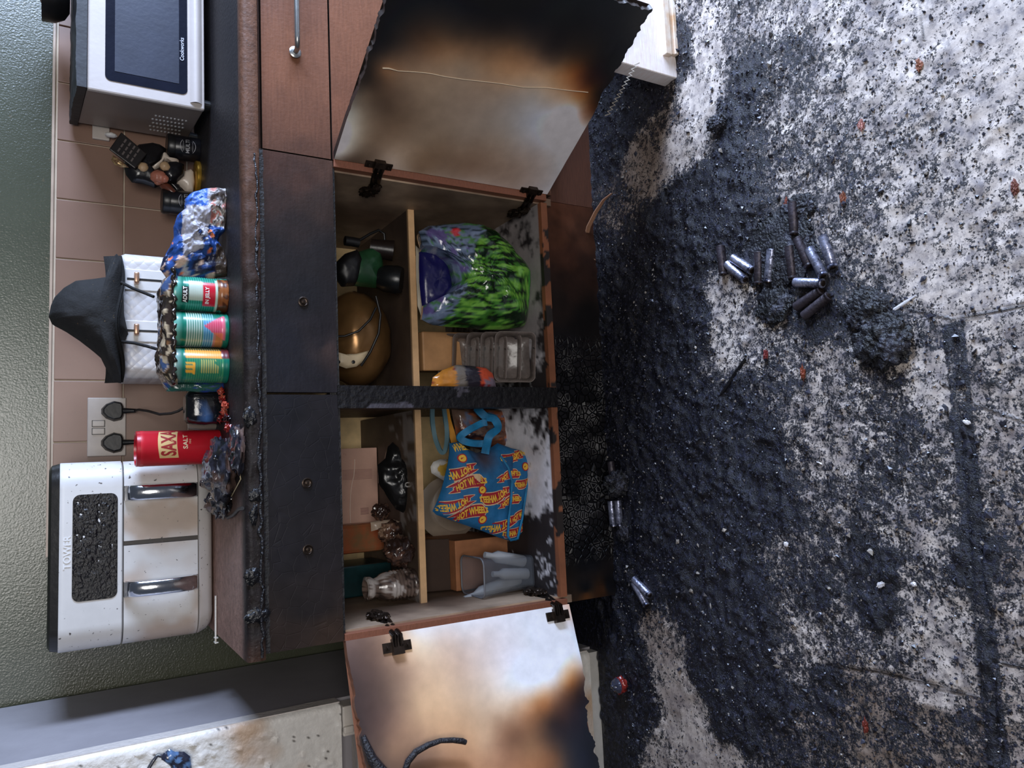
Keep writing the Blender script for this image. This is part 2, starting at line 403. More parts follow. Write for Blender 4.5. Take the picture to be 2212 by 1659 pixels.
# loose char flakes (uncountable)
cb = MB(); fr = np.random.RandomState(3)
octv = np.array([(1, 0, 0), (-1, 0, 0), (0, 1, 0), (0, -1, 0), (0, 0, 1), (0, 0, -1)], float)
octf = [(0, 2, 4), (2, 1, 4), (1, 3, 4), (3, 0, 4), (2, 0, 5), (1, 2, 5), (3, 1, 5), (0, 3, 5)]
cnt = 0
cov2 = cov.reshape(nv, nu)
while cnt < 16000:
    x = fr.uniform(-1.0, 1.15); y = fr.uniform(-1.12, .03)
    i = int((x - fx0) / st); j = int((y - fy0) / st); cc = cov2[j, i]
    if fr.rand() > (cc ** 1.6) * .95 + .02: continue
    sz = fr.uniform(.0011, .0036) * (2.1 if fr.rand() < .07 else 1)
    A = np.linalg.qr(fr.randn(3, 3))[0]
    Vv = (octv * fr.uniform(.5, 1.5, (6, 1)) * np.array([sz, sz * .9, sz * fr.uniform(.3, .9)])) @ A.T * (1, 1, .7)
    g = fr.uniform(.006, .04)
    cb._add(Vv + (x, y, h[j * nu + i] + sz * .3), octf, (g, g * 1.02, g * 1.5) if fr.rand() > .05 else (.28, .25, .22)); cnt += 1  # bluish daylight sheen is put into the black flake colour
m_flake = mat('char_flakes', vcol=True, rough=.33, var=.2, bump=0)
tag(cb.build('char_flakes', m_flake, origin=(0, 0, 0)), 'loose black char flakes and crumbs scattered all over the floor', 'debris', kind='stuff')

# ---------------------------------------------------------------- base cabinets
DK = 1.0
def paint_panel(mb, org, ux, uy, nrm, wd, ht, th, samples, n1=90, n2=100, amp=.0, ragged=None, cn=.10, warp=.04, seed=4, pw=1.8, edge=(40, 32, 28), smooth_fill=False):
    """front grid painted with its own scorch pattern, plus back and sides"""
    org = np.array(org, float); ux = np.array(ux, float); uy = np.array(uy, float); nrm = np.array(nrm, float)
    S_ = np.array([s[0:2] for s in samples], float); Vc = np.array([lin(s[2]) for s in samples]) * DK
    a, c = np.meshgrid(np.linspace(0, wd, n1), np.linspace(0, ht, n2)); A = np.c_[a.ravel(), c.ravel()]
    q = np.c_[A, np.full(len(A), seed * 3.1)]
    wp = np.c_[fbm(q, 9, 4, seed) - .5, fbm(q, 9, 4, seed + 7) - .5] * warp
    col = np.exp(tps(A + wp, S_, np.log(Vc + .004)) if smooth_fill else idw(A + wp, S_, np.log(Vc + .004), pw)) - .004
    col *= (1 + (fbm(q, 40, 4, seed + 11) - .5) * 2 * cn)[:, None]
    B = A.copy()
    if ragged is not None: B = ragged(A)
    off = amp * (fbm(q, 25, 4, seed + 3) - .5) if amp else 0
    Vf = org + B[:, :1] * ux + B[:, 1:] * uy + nrm * (np.zeros(len(A)) + off)[:, None]
    k0 = len(mb.v)
    mb.grid(Vf, n1, n2, np.clip(col, 0, 1))
    Vb = org + B[:, :1] * ux + B[:, 1:] * uy - nrm * th
    per = [j for j in range(n1)] + [j * n1 + n1 - 1 for j in range(1, n2)] + [(n2 - 1) * n1 + j for j in range(n1 - 2, -1, -1)] + [j * n1 for j in range(n2 - 2, 0, -1)]
    k1 = len(mb.v); ec = lin(edge)
    mb._add(np.vstack([Vf[per], Vb[per]]), [(i, (i + 1) % len(per), len(per) + (i + 1) % len(per), len(per) + i) for i in range(len(per))], ec)
    mb._add(Vb[[0, n1 - 1, n1 * n2 - 1, (n2 - 1) * n1]], [(3, 2, 1, 0)], ec)

cab = thing('base_cabinet', 'scorched double base cabinet with both doors hanging open, its front blackened by fire', 'cabinet', (0, .3, 0))
IN = [(0, 0)]
# carcass pieces: interior side panels, base, back, shelf
def side_cols(V, dark):
    n = fbm(V, 7, 4, 3); n2 = fbm(V, 22, 4, 5)
    t = np.clip((n - .35) * 2.5, 0, 1)[:, None]
    c = np.array(lin(dark[0])) * t + np.array(lin(dark[1])) * (1 - t)
    return c * (.7 + .6 * n2)[:, None]
def gridbox(mb, a, b, col, step=.02):
    """box whose six faces are fine grids with a colour function"""
    a = np.array(a, float); b = np.array(b, float)
    for ax in range(3):
        u, v = [(1, 2), (2, 0), (0, 1)][ax]
        nu_ = max(2, int((b[u] - a[u]) / step) + 2); nv_ = max(2, int((b[v] - a[v]) / step) + 2)
        gu, gv = np.meshgrid(np.linspace(a[u], b[u], nu_), np.linspace(a[v], b[v], nv_))
        for sd in (0, 1):
            P = np.zeros((gu.size, 3)); P[:, u] = gu.ravel(); P[:, v] = gv.ravel(); P[:, ax] = (a, b)[sd][ax]
            mb.grid(P, nu_, nv_, col(P), flip=(sd == 0))
def c_side(V):
    return side_cols(V, ((176, 152, 128), (112, 90, 74)))
sb = MB(); gridbox(sb, (-.5, .018, .15), (-.482, .585, .868), c_side); gridbox(sb, (.482, .018, .15), (.5, .585, .868), c_side)
gridbox(sb, (-.482, .30, .868 - .016), (.482, .585, .868), c_side)
sb.build('side_panels', m_sooty_in, cab)
def c_base(V):
    # white laminate with black soot drifts: front-left and round the middle stile
    n = fbm(V, 12, 5, 8); n2 = fbm(V, 70, 4, 12)
    bl = np.clip(((n + n2 * .5) - .72 + .30 * np.exp(-((V[:, 0] - .02) / .07) ** 2) + (.20 + .5 * (fbm(V, 110, 3, 77) - .5)) * np.exp(-((V[:, 0] + .42) / .13) ** 2)) * 7, 0, 1)
    g = np.clip((V[:, 0] - .03) * 6, 0, .8) + .0
    wcol = np.array(lin((228, 226, 232)))[None] * (1 - g[:, None]) + np.array(lin((112, 100, 94)))[None] * g[:, None]
    c = wcol * (1 - bl[:, None]) + np.array(lin((40, 36, 38)))[None] * bl[:, None]
    edge = (V[:, 1] < .0185)
    e2 = np.where(fbm(V, 20, 3, 4) > .47, 1, 0)[:, None]
    c[edge] = (np.array(lin((128, 78, 52)))[None] * e2 + np.array(lin((34, 27, 25)))[None] * (1 - e2))[edge]
    return c
bb = MB(); gridbox(bb, (-.482, .004, .172), (.482, .585, .19), c_base, .006); bb.build('bottom_panel', m_sooty_in, cab)
kb = MB(); gridbox(kb, (-.482, .57, .19), (.482, .578, .86), lambda V: np.array(lin((232, 202, 150)))[None] * (.75 + .5 * fbm(V, 5, 4, 6))[:, None]); kb.build('back_panel', m_sooty_in, cab)
def c_shelf(V):
    n = fbm(V, 6, 4, 21); t = np.clip((n - .3) * 2.2, 0, 1)[:, None]
    c = np.array(lin((92, 76, 62))) * t + np.array(lin((58, 46, 40))) * (1 - t)
    m_ = ((V[:, 0] < .0) & (V[:, 1] < .35)); ash = (fbm(V, 18, 4, 31) > .56)
    c[m_ & ash] = np.array(lin((120, 112, 108)))
    c[V[:, 1] < .181] = np.array(lin((206, 166, 122)))
    return c
hb = MB(); gridbox(hb, (.021, .18, .456), (.482, .569, .472), c_shelf, .012); hb.build('shelf', m_sooty_in, cab)['label'] = 'right-hand shelf with pale raw front edge'
hb = MB(); gridbox(hb, (-.482, .18, .456), (-.021, .569, .472), c_shelf, .012); hb.build('shelf', m_sooty_in, cab)['label'] = 'left-hand shelf with pale raw front edge'
# middle stile and front rails (burnt)
def c_char(V):
    n = fbm(V, 30, 4, 2)
    c = np.array(lin((20, 18, 20)))[None] * (.6 + .8 * n)[:, None]
    a = fbm(V * (1, 1, .35), 34, 3, 40) > .66
    c[a] = np.array(lin((66, 62, 68)))
    return c
q = MB(); gridbox(q, (-.031, -.002, .174), (.017, .035, .722), c_char, .004); gridbox(q, (-.012, .035, .19), (.006, .57, .722), lambda V: c_side(V) * .5, .03)
q.build('middle_stile', mat('burnt_stile', vcol=True, rough=.5, spec=.25, var=.3, ns=60, bump=.9, bs=90, bd=.004), cab)
q = MB(); gridbox(q, (-.499, .006, .715), (.5, .03, .735), c_char, .01); gridbox(q, (-.499, .0, .8645), (.5, .03, .876), c_char, .01); q.build('rail', m_char, cab)
# drawer fronts
DK = .5
def dsamp(*L_): return L_
walnut = (142, 92, 66)
q = MB()
paint_panel(q, (.002, 0, .721), (1, 0, 0), (0, 0, 1), (0, -1, 0), .497, .145, .018,
            [(.49, .02, (96, 66, 52)), (.49, .13, (92, 60, 48)), (.45, .07, (86, 58, 47)), (.40, .12, (70, 50, 44)), (.40, .03, (66, 49, 42)), (.34, .08, (52, 40, 38)), (.28, .12, (40, 34, 36)), (.28, .03, (40, 34, 35)),
             (.2, .07, (34, 31, 35)), (.1, .1, (36, 34, 42)), (.1, .03, (44, 38, 42)), (.02, .07, (38, 35, 42)), (.05, .12, (36, 35, 44)), (.09, .02, (80, 62, 58)), (.13, .035, (40, 34, 38))], 110, 36, amp=.0012, seed=5, cn=.25, warp=.03)
d1 = q.build('drawer_front', m_board, cab, smooth=60); d1['label'] = 'right-hand drawer front, brown fading into black char'
q = MB()
paint_panel(q, (-.499, 0, .721), (1, 0, 0), (0, 0, 1), (0, -1, 0), .496, .145, .018,
            [(.01, .03, (74, 56, 46)), (.02, .1, (60, 46, 40)), (.08, .07, (44, 37, 37)), (.2, .1, (40, 36, 40)), (.2, .03, (46, 40, 42)), (.35, .07, (38, 35, 40)), (.48, .12, (36, 35, 42)), (.48, .02, (42, 38, 42))], 110, 36, amp=.0012, seed=9, cn=.3, warp=.03)
m_crack = mat('cracked_char_front', vcol=True, rough=.5, spec=.2, var=.3, ns=8, bump=.16, bs=60)
d2 = q.build('drawer_front', m_crack, cab, smooth=60); d2['label'] = 'left-hand drawer front, burnt black and crazed'
nt = m_crack.node_tree; vo = nt.nodes.new('ShaderNodeTexVoronoi'); vo.feature = 'DISTANCE_TO_EDGE'; vo.inputs['Scale'].default_value = 34
tcn = [n for n in nt.nodes if n.type == 'TEX_COORD'][0]; nt.links.new(tcn.outputs['Object'], vo.inputs['Vector'])
rr = nt.nodes.new('ShaderNodeMapRange'); rr.inputs[1].default_value = 0; rr.inputs[2].default_value = .03; nt.links.new(vo.outputs[0], rr.inputs[0])
nt.links.new(rr.outputs[0], [n for n in nt.nodes if n.type == 'BUMP'][0].inputs['Height'])
for (px, py, par) in ((655, 652, d1), (665, 1187, d2), (663, 1043, d2)):
    c = at(px, py, 0)
    q = MB(); rot = Matrix.Rotation(R(90), 3, 'X')
    q.lathe([(.0105, -.0005), (.0105, .0012), (.0085, .002), (.0075, .0008), (.0045, .0006), (.004, .003), (.001, .0036)], (c[0], -.001, c[2]), 20, rot=rot)
    q.build('handle_stub', m_dmetal, par, smooth=50)
# plinth with crazed char
q = MB()
paint_panel(q, (-.503, .034, 0.0), (1, 0, 0), (0, 0, 1), (0, -1, 0), 1.003, .172, .016,
            [(.99, .1, (104, 62, 42)), (.92, .12, (98, 60, 42)), (.86, .1, (82, 50, 38)), (.92, .03, (90, 56, 40)), (.84, .03, (60, 38, 30)), (.78, .1, (60, 40, 34)), (.74, .13, (44, 33, 30)), (.7, .05, (26, 22, 24)), (.62, .1, (30, 27, 32)), (.5, .12, (34, 32, 38)), (.5, .03, (24, 23, 28)),
             (.4, .1, (32, 30, 35)), (.3, .1, (32, 30, 34)), (.2, .1, (36, 34, 38)), (.1, .08, (20, 20, 26)), (.02, .1, (22, 22, 28)), (.02, .02, (20, 20, 26)), (.008, .05, (70, 42, 24)), (.003, .1, (120, 74, 40)), (.3, .02, (22, 21, 26))], 160, 40, amp=0, seed=13, cn=.25, edge=(130, 84, 50))
m_all = mat('alligator_char', vcol=True, rough=.42, spec=.3, var=.3, ns=20, bump=1, bs=60, bd=.006)
q.build('plinth', m_all, cab, smooth=60)
# raised alligator-char nodules on the plinth surface (own mesh, part of the cabinet)
nt = m_all.node_tree; vo = nt.nodes.new('ShaderNodeTexVoronoi'); vo.feature = 'DISTANCE_TO_EDGE'; vo.inputs['Scale'].default_value = 64
tcn = [n for n in nt.nodes if n.type == 'TEX_COORD'][0]; nt.links.new(tcn.outputs['Object'], vo.inputs['Vector'])
rr = nt.nodes.new('ShaderNodeMapRange'); rr.inputs[1].default_value = 0; rr.inputs[2].default_value = .12; nt.links.new(vo.outputs[0], rr.inputs[0])
sx_ = nt.nodes.new('ShaderNodeSeparateXYZ'); nt.links.new(tcn.outputs['Object'], sx_.inputs[0])
ma = nt.nodes.new('ShaderNodeMapRange'); ma.inputs[1].default_value = .16; ma.inputs[2].default_value = .06; nt.links.new(sx_.outputs[0], ma.inputs[0])
mb2 = nt.nodes.new('ShaderNodeMapRange'); mb2.inputs[1].default_value = -.42; mb2.inputs[2].default_value = -.36; nt.links.new(sx_.outputs[0], mb2.inputs[0])
mm = nt.nodes.new('ShaderNodeMath'); mm.operation = 'MULTIPLY'; nt.links.new(ma.outputs[0], mm.inputs[0]); nt.links.new(mb2.outputs[0], mm.inputs[1])
m3 = nt.nodes.new('ShaderNodeMath'); m3.operation = 'MULTIPLY'; nt.links.new(mm.outputs[0], m3.inputs[0]); nt.links.new(rr.outputs[0], m3.inputs[1])
nt.links.new(m3.outputs[0], [n for n in nt.nodes if n.type == 'BUMP'][0].inputs['Height'])
r1 = nt.nodes.new('ShaderNodeMapRange'); r1.inputs[1].default_value = .06; r1.inputs[2].default_value = .11; nt.links.new(vo.outputs[0], r1.inputs[0])
r2 = nt.nodes.new('ShaderNodeMapRange'); r2.inputs[1].default_value = .24; r2.inputs[2].default_value = .14; nt.links.new(vo.outputs[0], r2.inputs[0])
nn_ = nt.nodes.new('ShaderNodeTexNoise'); nn_.inputs['Scale'].default_value = 16; nn_.inputs['Detail'].default_value = 4; nt.links.new(tcn.outputs['Object'], nn_.inputs['Vector'])
r4 = nt.nodes.new('ShaderNodeMapRange'); r4.inputs[1].default_value = .46; r4.inputs[2].default_value = .6; nt.links.new(nn_.outputs[0], r4.inputs[0])
pr = r1.outputs[0]
for o_ in (r2.outputs[0], mm.outputs[0], r4.outputs[0]):
    k_ = nt.nodes.new('ShaderNodeMath'); k_.operation = 'MULTIPLY'; nt.links.new(pr, k_.inputs[0]); nt.links.new(o_, k_.inputs[1]); pr = k_.outputs[0]
bs_ = nt.nodes['Principled BSDF']; lk = bs_.inputs['Base Color'].links[0].from_socket
mx_ = nt.nodes.new('ShaderNodeMix'); mx_.data_type = 'RGBA'; nt.links.new(pr, mx_.inputs[0]); nt.links.new(lk, mx_.inputs[6]); mx_.inputs[7].default_value = (*lin((104, 102, 102)), 1); nt.links.new(mx_.outputs[2], bs_.inputs['Base Color'])

DK = 1.0
# doors ------------------------------------------------------------------
def hinge(parent, base, along, nrm, wallpt, label=None):
    """plate with two screws on the door, knuckle and sooty arm reaching to the side panel"""
    base = Vector(base); ax = Vector(along).normalized(); n = Vector(nrm).normalized(); up = Vector((0, 0, 1))
    q = MB()
    def bx(c, sa, sn, su):
        M = Matrix((ax, n, up)).transposed(); vs = []
        for z in (-1, 1):
            for y in (-1, 1):
                for x in (-1, 1): vs.append(tuple(Vector(c) + M @ Vector((x * sa, y * sn, z * su))))
        q._add(vs, [(0, 2, 3, 1), (4, 5, 7, 6), (0, 1, 5, 4), (2, 6, 7, 3), (0, 4, 6, 2), (1, 3, 7, 5)])
    bx(base + n * .002, .010, .0015, .031)
    for s in (-1, 1):
        q.lathe([(.004, 0), (.004, .0015), (.002, .0022)], tuple(base + up * s * .022 + n * .004), 12)
        bx(base + up * s * .022 + n * .0045, .0035, .001, .0035)
    bx(base + n * .006, .016, .006, .012)
    wp = Vector(wallpt)
    mid = (base - ax * .02 + n * .012)
    for s in (-1, 1):
        q.tube([base + n * .008 + up * s * .006, mid + up * s * .006, (mid + wp) / 2 + up * s * .006, wp + up * s * .005], [.0055, .006, .0055, .007], 8)
    q.blob(tuple(wp), (.010, .022, .014), .5, 4, 3, 20, 14)
    q.blob(tuple(wp + Vector((0, .028, .004))), (.009, .026, .018), .7, 5, 9, 20, 14)
    o = q.build('hinge', m_dmetal, parent, smooth=45, bevel=.0006)
    if label: o['label'] = label

# right-hand door
RS = [(740,330,(206,198,190)),(765,250,(196,188,174)),(790,200,(104,86,70)),(800,170,(46,36,30)),(830,150,(150,108,76)),(850,60,(26,26,28)),(840,100,(32,28,28)),(900,20,(25,25,28)),(900,70,(62,46,36)),(940,90,(112,82,58)),(920,140,(156,124,98)),(1000,100,(130,98,72)),(1000,150,(170,144,120)),(1050,60,(40,32,28)),(1100,100,(122,90,64)),(1150,120,(144,108,80)),(1200,140,(154,116,84)),(1250,150,(116,66,32)),(1280,170,(56,28,18)),(1200,90,(34,27,25)),(1150,50,(24,22,24)),(1300,50,(22,22,24)),(1300,120,(26,21,19)),(1350,100,(20,20,22)),(1380,60,(40,38,36)),(1000,20,(24,24,28)),(1200,20,(22,24,24)),(1340,180,(18,17,17)),(1272,195,(140,82,38)),(1230,193,(190,140,100)),(1290,230,(84,46,24)),(1312,215,(20,18,18)),(1278,268,(204,194,188)),(1250,230,(222,216,218)),(1200,230,(214,208,210)),(1150,200,(200,186,174)),(1100,200,(184,162,144)),(1000,200,(170,146,126)),(900,190,(162,136,112)),(850,200,(116,92,74)),(820,230,(100,80,64)),(850,270,(130,105,84)),(800,300,(152,128,106)),(760,320,(180,166,150)),(900,300,(160,136,114)),(1000,300,(168,146,128)),(1100,300,(190,174,162)),(1200,320,(220,214,216)),(1180,400,(214,206,208)),(1100,400,(190,168,156)),(1000,390,(172,146,130)),(900,370,(152,126,104)),(852,352,(206,184,166)),(780,345,(104,85,70)),(745,347,(86,70,58)),(900,388,(214,206,204)),(1000,408,(220,212,212)),(1100,424,(222,214,214)),(870,165,(150,122,98))]
hp = np.array([.502, -.004]); dd = np.array([.512, -.859]); dd /= np.hypot(*dd)
nR = np.array([-.859, -.512, 0]); nR[:2] = (-abs(dd[1]), -abs(dd[0]))
def door_uv(px, py, hp, d):
    n = np.array([d[1], -d[0]]); r = ray(px, py); den = r[0] * n[0] + r[1] * n[1]
    t = ((hp[0] - CAM[0]) * n[0] + (hp[1] - CAM[1]) * n[1]) / den; P = CAM + r * t
    return (P[0] - hp[0]) * d[0] + (P[1] - hp[1]) * d[1], P[2], P
smp = []
for px, py, c in RS:
    u, z, P = door_uv(px, py, hp, dd); smp.append((u, z - .174, c))
def ragR(A):
    B = A.copy(); e = np.clip((A[:, 0] - .42) / .076, 0, 1)
    q_ = np.c_[A, np.zeros(len(A))]
    B[:, 0] -= e * (fbm(q_ * (0, 1, 0), 60, 3, 4)) * .018
    e2 = np.clip(1 - A[:, 1] / .05, 0, 1) * np.clip((A[:, 0] - .24) * 20, 0, 1); B[:, 1] += e2 * (fbm(q_ * (1, 0, 0), 55, 3, 5) - .3) * .022
    e3 = np.clip((A[:, 1] - .52) / .024, 0, 1) * np.clip((A[:, 0] - .1) * 9, 0, 1); B[:, 1] -= e3 * fbm(q_ * (1, 0, 0), 80, 3, 6) * .009
    return B
q = MB(); paint_panel(q, (hp[0], hp[1], .174), (dd[0], dd[1], 0), (0, 0, 1), nR, .496, .544, .017, smp, 130, 140, amp=.001, ragged=ragR, seed=21, cn=.06, warp=.03, smooth_fill=True)
dr = q.build('door', m_paint, cab, smooth=50); dr['label'] = 'open right-hand door, white inner face scorched brown and black'
# long split in the inner facing
cr = MB(); pth = []
for i, (px, py) in enumerate(((826,147),(840,148),(860,152),(900,156),(930,158),(960,165),(1000,172),(1040,175),(1080,181),(1130,188),(1180,190),(1230,196),(1270,199))):
    u, z, P = door_uv(px, py + (rnd.random() - .5) * 3, hp, dd); pth.append(P + nR * .0012)
cr.tube(pth, [.0016] * 2 + [.0009] * 11, 5); cr.build('split', mat('peeling_edge', (232, 210, 180), .6), dr, smooth=60)
dm = MB(); zz = []
for i in range(26):
    t = i / 25; px = 1311 + (1376 - 1311) * t; py = 250 + (136 - 250) * t
    P = az(px + (5 if i % 2 else -4), py, .15) ; zz.append(tuple(P))
dm.tube(zz, [.0012] * 26, 5); dm.build('curled_edging', mat('ash_white', (216, 206, 190), .7), dr, smooth=60)
for px, py in ((817, 358), (1146, 414)):
    u, z, P = door_uv(px, py, hp, dd)
    hinge(dr, P, (dd[0], dd[1], 0), nR, (.474, .055, P[2] - .012))

# left-hand door
LS = [(762,1398,(108,84,74)),(800,1395,(112,86,72)),(868,1362,(226,190,160)),(900,1355,(240,232,228)),(1000,1345,(244,238,238)),(1100,1335,(246,242,246)),(1200,1325,(248,246,250)),(1245,1325,(226,186,164)),(1250,1360,(214,212,220)),(870,1405,(232,190,152)),(905,1390,(244,220,190)),(950,1375,(230,206,188)),(800,1450,(92,70,60)),(830,1500,(108,84,70)),(820,1560,(96,72,62)),(790,1620,(70,54,48)),(850,1620,(140,106,82)),(880,1450,(186,150,122)),(900,1520,(208,168,130)),(1000,1430,(222,192,170)),(1000,1500,(220,186,154)),(1000,1560,(208,166,128)),(950,1600,(200,154,116)),(1050,1380,(238,222,214)),(1100,1430,(246,238,240)),(1150,1400,(248,248,252)),(1200,1450,(246,246,252)),(1262,1425,(206,208,222)),(1200,1475,(232,214,200)),(1235,1478,(150,92,50)),(1275,1450,(120,96,90)),(1250,1500,(50,32,28)),(1150,1490,(240,222,206)),(1100,1530,(220,186,154)),(1180,1520,(170,108,64)),(1150,1550,(168,116,80)),(1250,1540,(38,30,36)),(1100,1570,(152,110,82)),(1200,1560,(50,38,38)),(1150,1610,(152,110,78)),(1200,1630,(112,76,54)),(1230,1600,(40,38,44)),(1270,1600,(24,26,34)),(1285,1650,(20,22,30)),(1250,1640,(30,32,42)),(1000,1640,(192,142,104)),(900,1640,(120,90,72)),(1050,1600,(208,166,130)),(1100,1650,(172,122,90)),(1120,1590,(128,90,66)),(1220,1545,(60,40,36)),(1290,1480,(40,36,44)),(1285,1540,(28,28,36)),(1240,1400,(246,248,254))]
hl = np.array([-.4985, -.0045]); dl = np.array([-.9535, -.3015]); dl /= np.hypot(*dl)
nL = np.array([.3015, -.9535, 0])
smp = []
for px, py, c in LS:
    u, z, P = door_uv(px, py, hl, dl); smp.append((u, z - .174, c))
def ragL(A):
    B = A.copy(); q_ = np.c_[A, np.zeros(len(A))]
    e3 = np.clip((A[:, 1] - .52) / .024, 0, 1) * np.clip((A[:, 0] - .03) * 12, 0, 1); B[:, 1] -= e3 * fbm(q_ * (1, 0, 0), 60, 3, 6) * .014
    e2 = np.clip(1 - A[:, 1] / .04, 0, 1) * np.clip((A[:, 0] - .14) * 12, 0, 1); B[:, 1] += e2 * (fbm(q_ * (1, 0, 0), 60, 3, 5)) * .03
    return B
q = MB(); paint_panel(q, (hl[0], hl[1], .174), (dl[0], dl[1], 0), (0, 0, 1), nL, .496, .544, .017, smp, 130, 140, amp=.001, ragged=ragL, seed=33, cn=.06, warp=.03, smooth_fill=True, edge=(120, 76, 54))
dlo = q.build('door', m_paint, cab, smooth=50); dlo['label'] = 'open left-hand door, white inner face scorched tan and black'
for px, py in ((857, 1397), (1204, 1330)):
    u, z, P = door_uv(px, py, hl, dl)
    hinge(dlo, P, (dl[0], dl[1], 0), nL, (-.474, .055, P[2] + .004))
# brown veneer edging strips on the hinge edges
for xa, xb in ((-.503, -.486), (.486, .5035)):
    q = MB(); q.box((xa, -.002, .176), (xb, .019, .718)); q.build('edging', mat('walnut_edge', (136, 84, 62), .5, var=.3, wood=(8, 8, 60)), cab, bevel=.001)

DK = .62
# right-hand neighbour unit (walnut, unburnt end)
c2 = thing('base_cabinet', 'walnut brown base cabinet with bar-handled drawer, behind the open charred door', 'cabinet', (.8, .3, 0))
q = MB(); q.box((.502, .019, .15), (1.1, .58, .868)); q.box((.502, .036, 0), (1.1, .05, .15)); q.build('body', mat('walnut_body', (84, 52, 38), .5, var=.3, wood=(2, 2, 30)), c2)
q = MB()
paint_panel(q, (.502, 0, .724), (1, 0, 0), (0, 0, 1), (0, -1, 0), .597, .142, .018, [(.0, .07, (100, 66, 50)), (.08, .07, (126, 82, 60)), (.2, .07, (144, 94, 68)), (.5, .07, (150, 98, 72)), (.2, .02, (140, 92, 68)), (.2, .13, (142, 92, 66)), (.35, .1, (134, 88, 66))], 60, 20, seed=2, cn=.12)
dw = q.build('drawer_front', m_board, c2)
q = MB(); q.tube([(.722, -.003, .797), (.722, -.02, .797), (.727, -.03, .799), (.74, -.034, .8), (1.04, -.034, .8), (1.056, -.02, .8), (1.056, 0, .8)], .0055, 12)
q.lathe([(.0125, 0), (.0125, .002), (.009, .004)], (.722, -.004, .797), 24, rot=Matrix.Rotation(R(90), 3, 'X')); q.build('handle', mat('satin_steel', (176, 178, 176), .3, .9, .1), dw, smooth=50)
q = MB()
paint_panel(q, (.502, 0, .16), (1, 0, 0), (0, 0, 1), (0, -1, 0), .597, .560, .018, [(.0, .5, (84, 54, 42)), (.1, .54, (134, 86, 62)), (.3, .5, (142, 92, 66)), (.3, .3, (130, 84, 60)), (.1, .2, (90, 60, 44)), (.3, .1, (100, 66, 50)), (.5, .3, (140, 92, 66))], 60, 50, seed=3, cn=.12)
q.build('door', m_board, c2)

# ---------------------------------------------------------------- worktop
wt = thing('worktop', 'dark laminate worktop charred along its rounded front edge', 'worktop', (.5, .3, .876))
def c_wt(V):
    n = fbm(V, 5, 4, 3); n2 = fbm(V, 30, 4, 13)
    c = np.array(lin((36, 33, 35)))[None] * (.75 + .5 * n)[:, None]
    t = np.clip((-.17 - V[:, 0]) * 9, 0, 1) * np.clip((V[:, 1] - .0) * 30, 0, 1)
    brn_ = np.array(lin((142, 112, 100)))[None] * (.8 + .4 * n2)[:, None]
    c = c * (1 - t[:, None]) + brn_ * t[:, None]
    f = np.clip((.012 - V[:, 1]) * 90, 0, 1)
    lf = np.clip((V[:, 0] - .16) * 2.4, 0, 1) + np.clip((-.46 - V[:, 0]) * 16, 0, 1) * .5
    fc = np.array(lin((32, 26, 25)))[None] * (1 - np.clip(lf, 0, 1))[:, None] + np.array(lin((96, 66, 50)))[None] * np.clip(lf, 0, 1)[:, None]
    return c * (1 - f[:, None]) + fc * (.8 + .4 * n2)[:, None] * f[:, None]
prof = [(.585, .876), (.585, .911), (.3, .911), (.1, .911), (.03, .911), (.012, .911), (.0, .9108)] + [(-.007 - .013 * math.sin(a), .8978 + .013 * math.cos(a)) for a in (0.2, .5, .8, 1.1, 1.4, 1.57)] + [(-.02, .89), (-.02, .882), (-.017, .877), (-.01, .876), (.2, .876)]
nx = 320; xs = np.linspace(-.506, 2.2, nx); P = []
dense = []
for (ya, za), (yb, zb) in zip(prof[:-1], prof[1:]):
    k = max(1, int(math.hypot(yb - ya, zb - za) / .03))
    for i in range(k): dense.append((ya + (yb - ya) * i / k, za + (zb - za) * i / k))
dense.append(prof[-1]); dense.append(prof[0])
for (y, z) in dense: P += [(x, y, z) for x in xs]
P = np.array(P)
brz = (fbm(P, 45, 4, 17) - .4) * .012 * np.clip((.02 - P[:, 1]) * 60, 0, 1) * np.clip((.5 - P[:, 0]) * 6, 0, 1); P[:, 1] -= brz
q = MB(); q.grid(P, nx, len(dense), c_wt(P))
q._add([(-.506, y, z) for y, z in dense[:-1]], [tuple(range(len(dense) - 1))], lin((86, 64, 54)))
q.build('slab', m_char_v, wt, smooth=50)
q = MB()   # bubbled laminate lip hanging under the front edge
for k, (xa, xb, rr_) in enumerate(((-.50, -.30, .003), (-.31, -.12, .0034), (-.13, .08, .003), (.06, .3, .0026), (.28, .48, .0022))):
    pts = [(xa + (xb - xa) * i / 40, -.019 - .004 * fbm(np.array([[xa + i * .01, k, 0]]), 9, 3, 6)[0], .884 + .012 * (fbm(np.array([[xa + i * .012, k, 4]]), 20, 3, 8)[0] - .5)) for i in range(41)]
    q.tube(pts, [rr_ * (.35 + 1.1 * float(fbm(np.array([[i * .3, k, 1]]), 1.3, 3, 5)[0])) for i in range(41)], 9)
q.build('blistered_lip', mat('blistered_char', (34, 33, 37), .3, 0, .5, 60, 1, 150, bd=.006), wt, smooth=60)
for (px, py, r0, r1, r2) in ((545, 1245, .016, .006, .014), (552, 1070, .014, .006, .012), (548, 1110, .02, .006, .008), (556, 1330, .014, .005, .02), (540, 900, .02, .006, .012)):
    c = at(px, py, -.02); q = MB(); q.blob(c, (r0, r1, r2), .6, 3, int(px), 24, 16)
    q.build('charred_scab', m_charg, wt, smooth=60)

# ---------------------------------------------------------------- worktop things
FR = -.02
def on_top(z=.911): return z
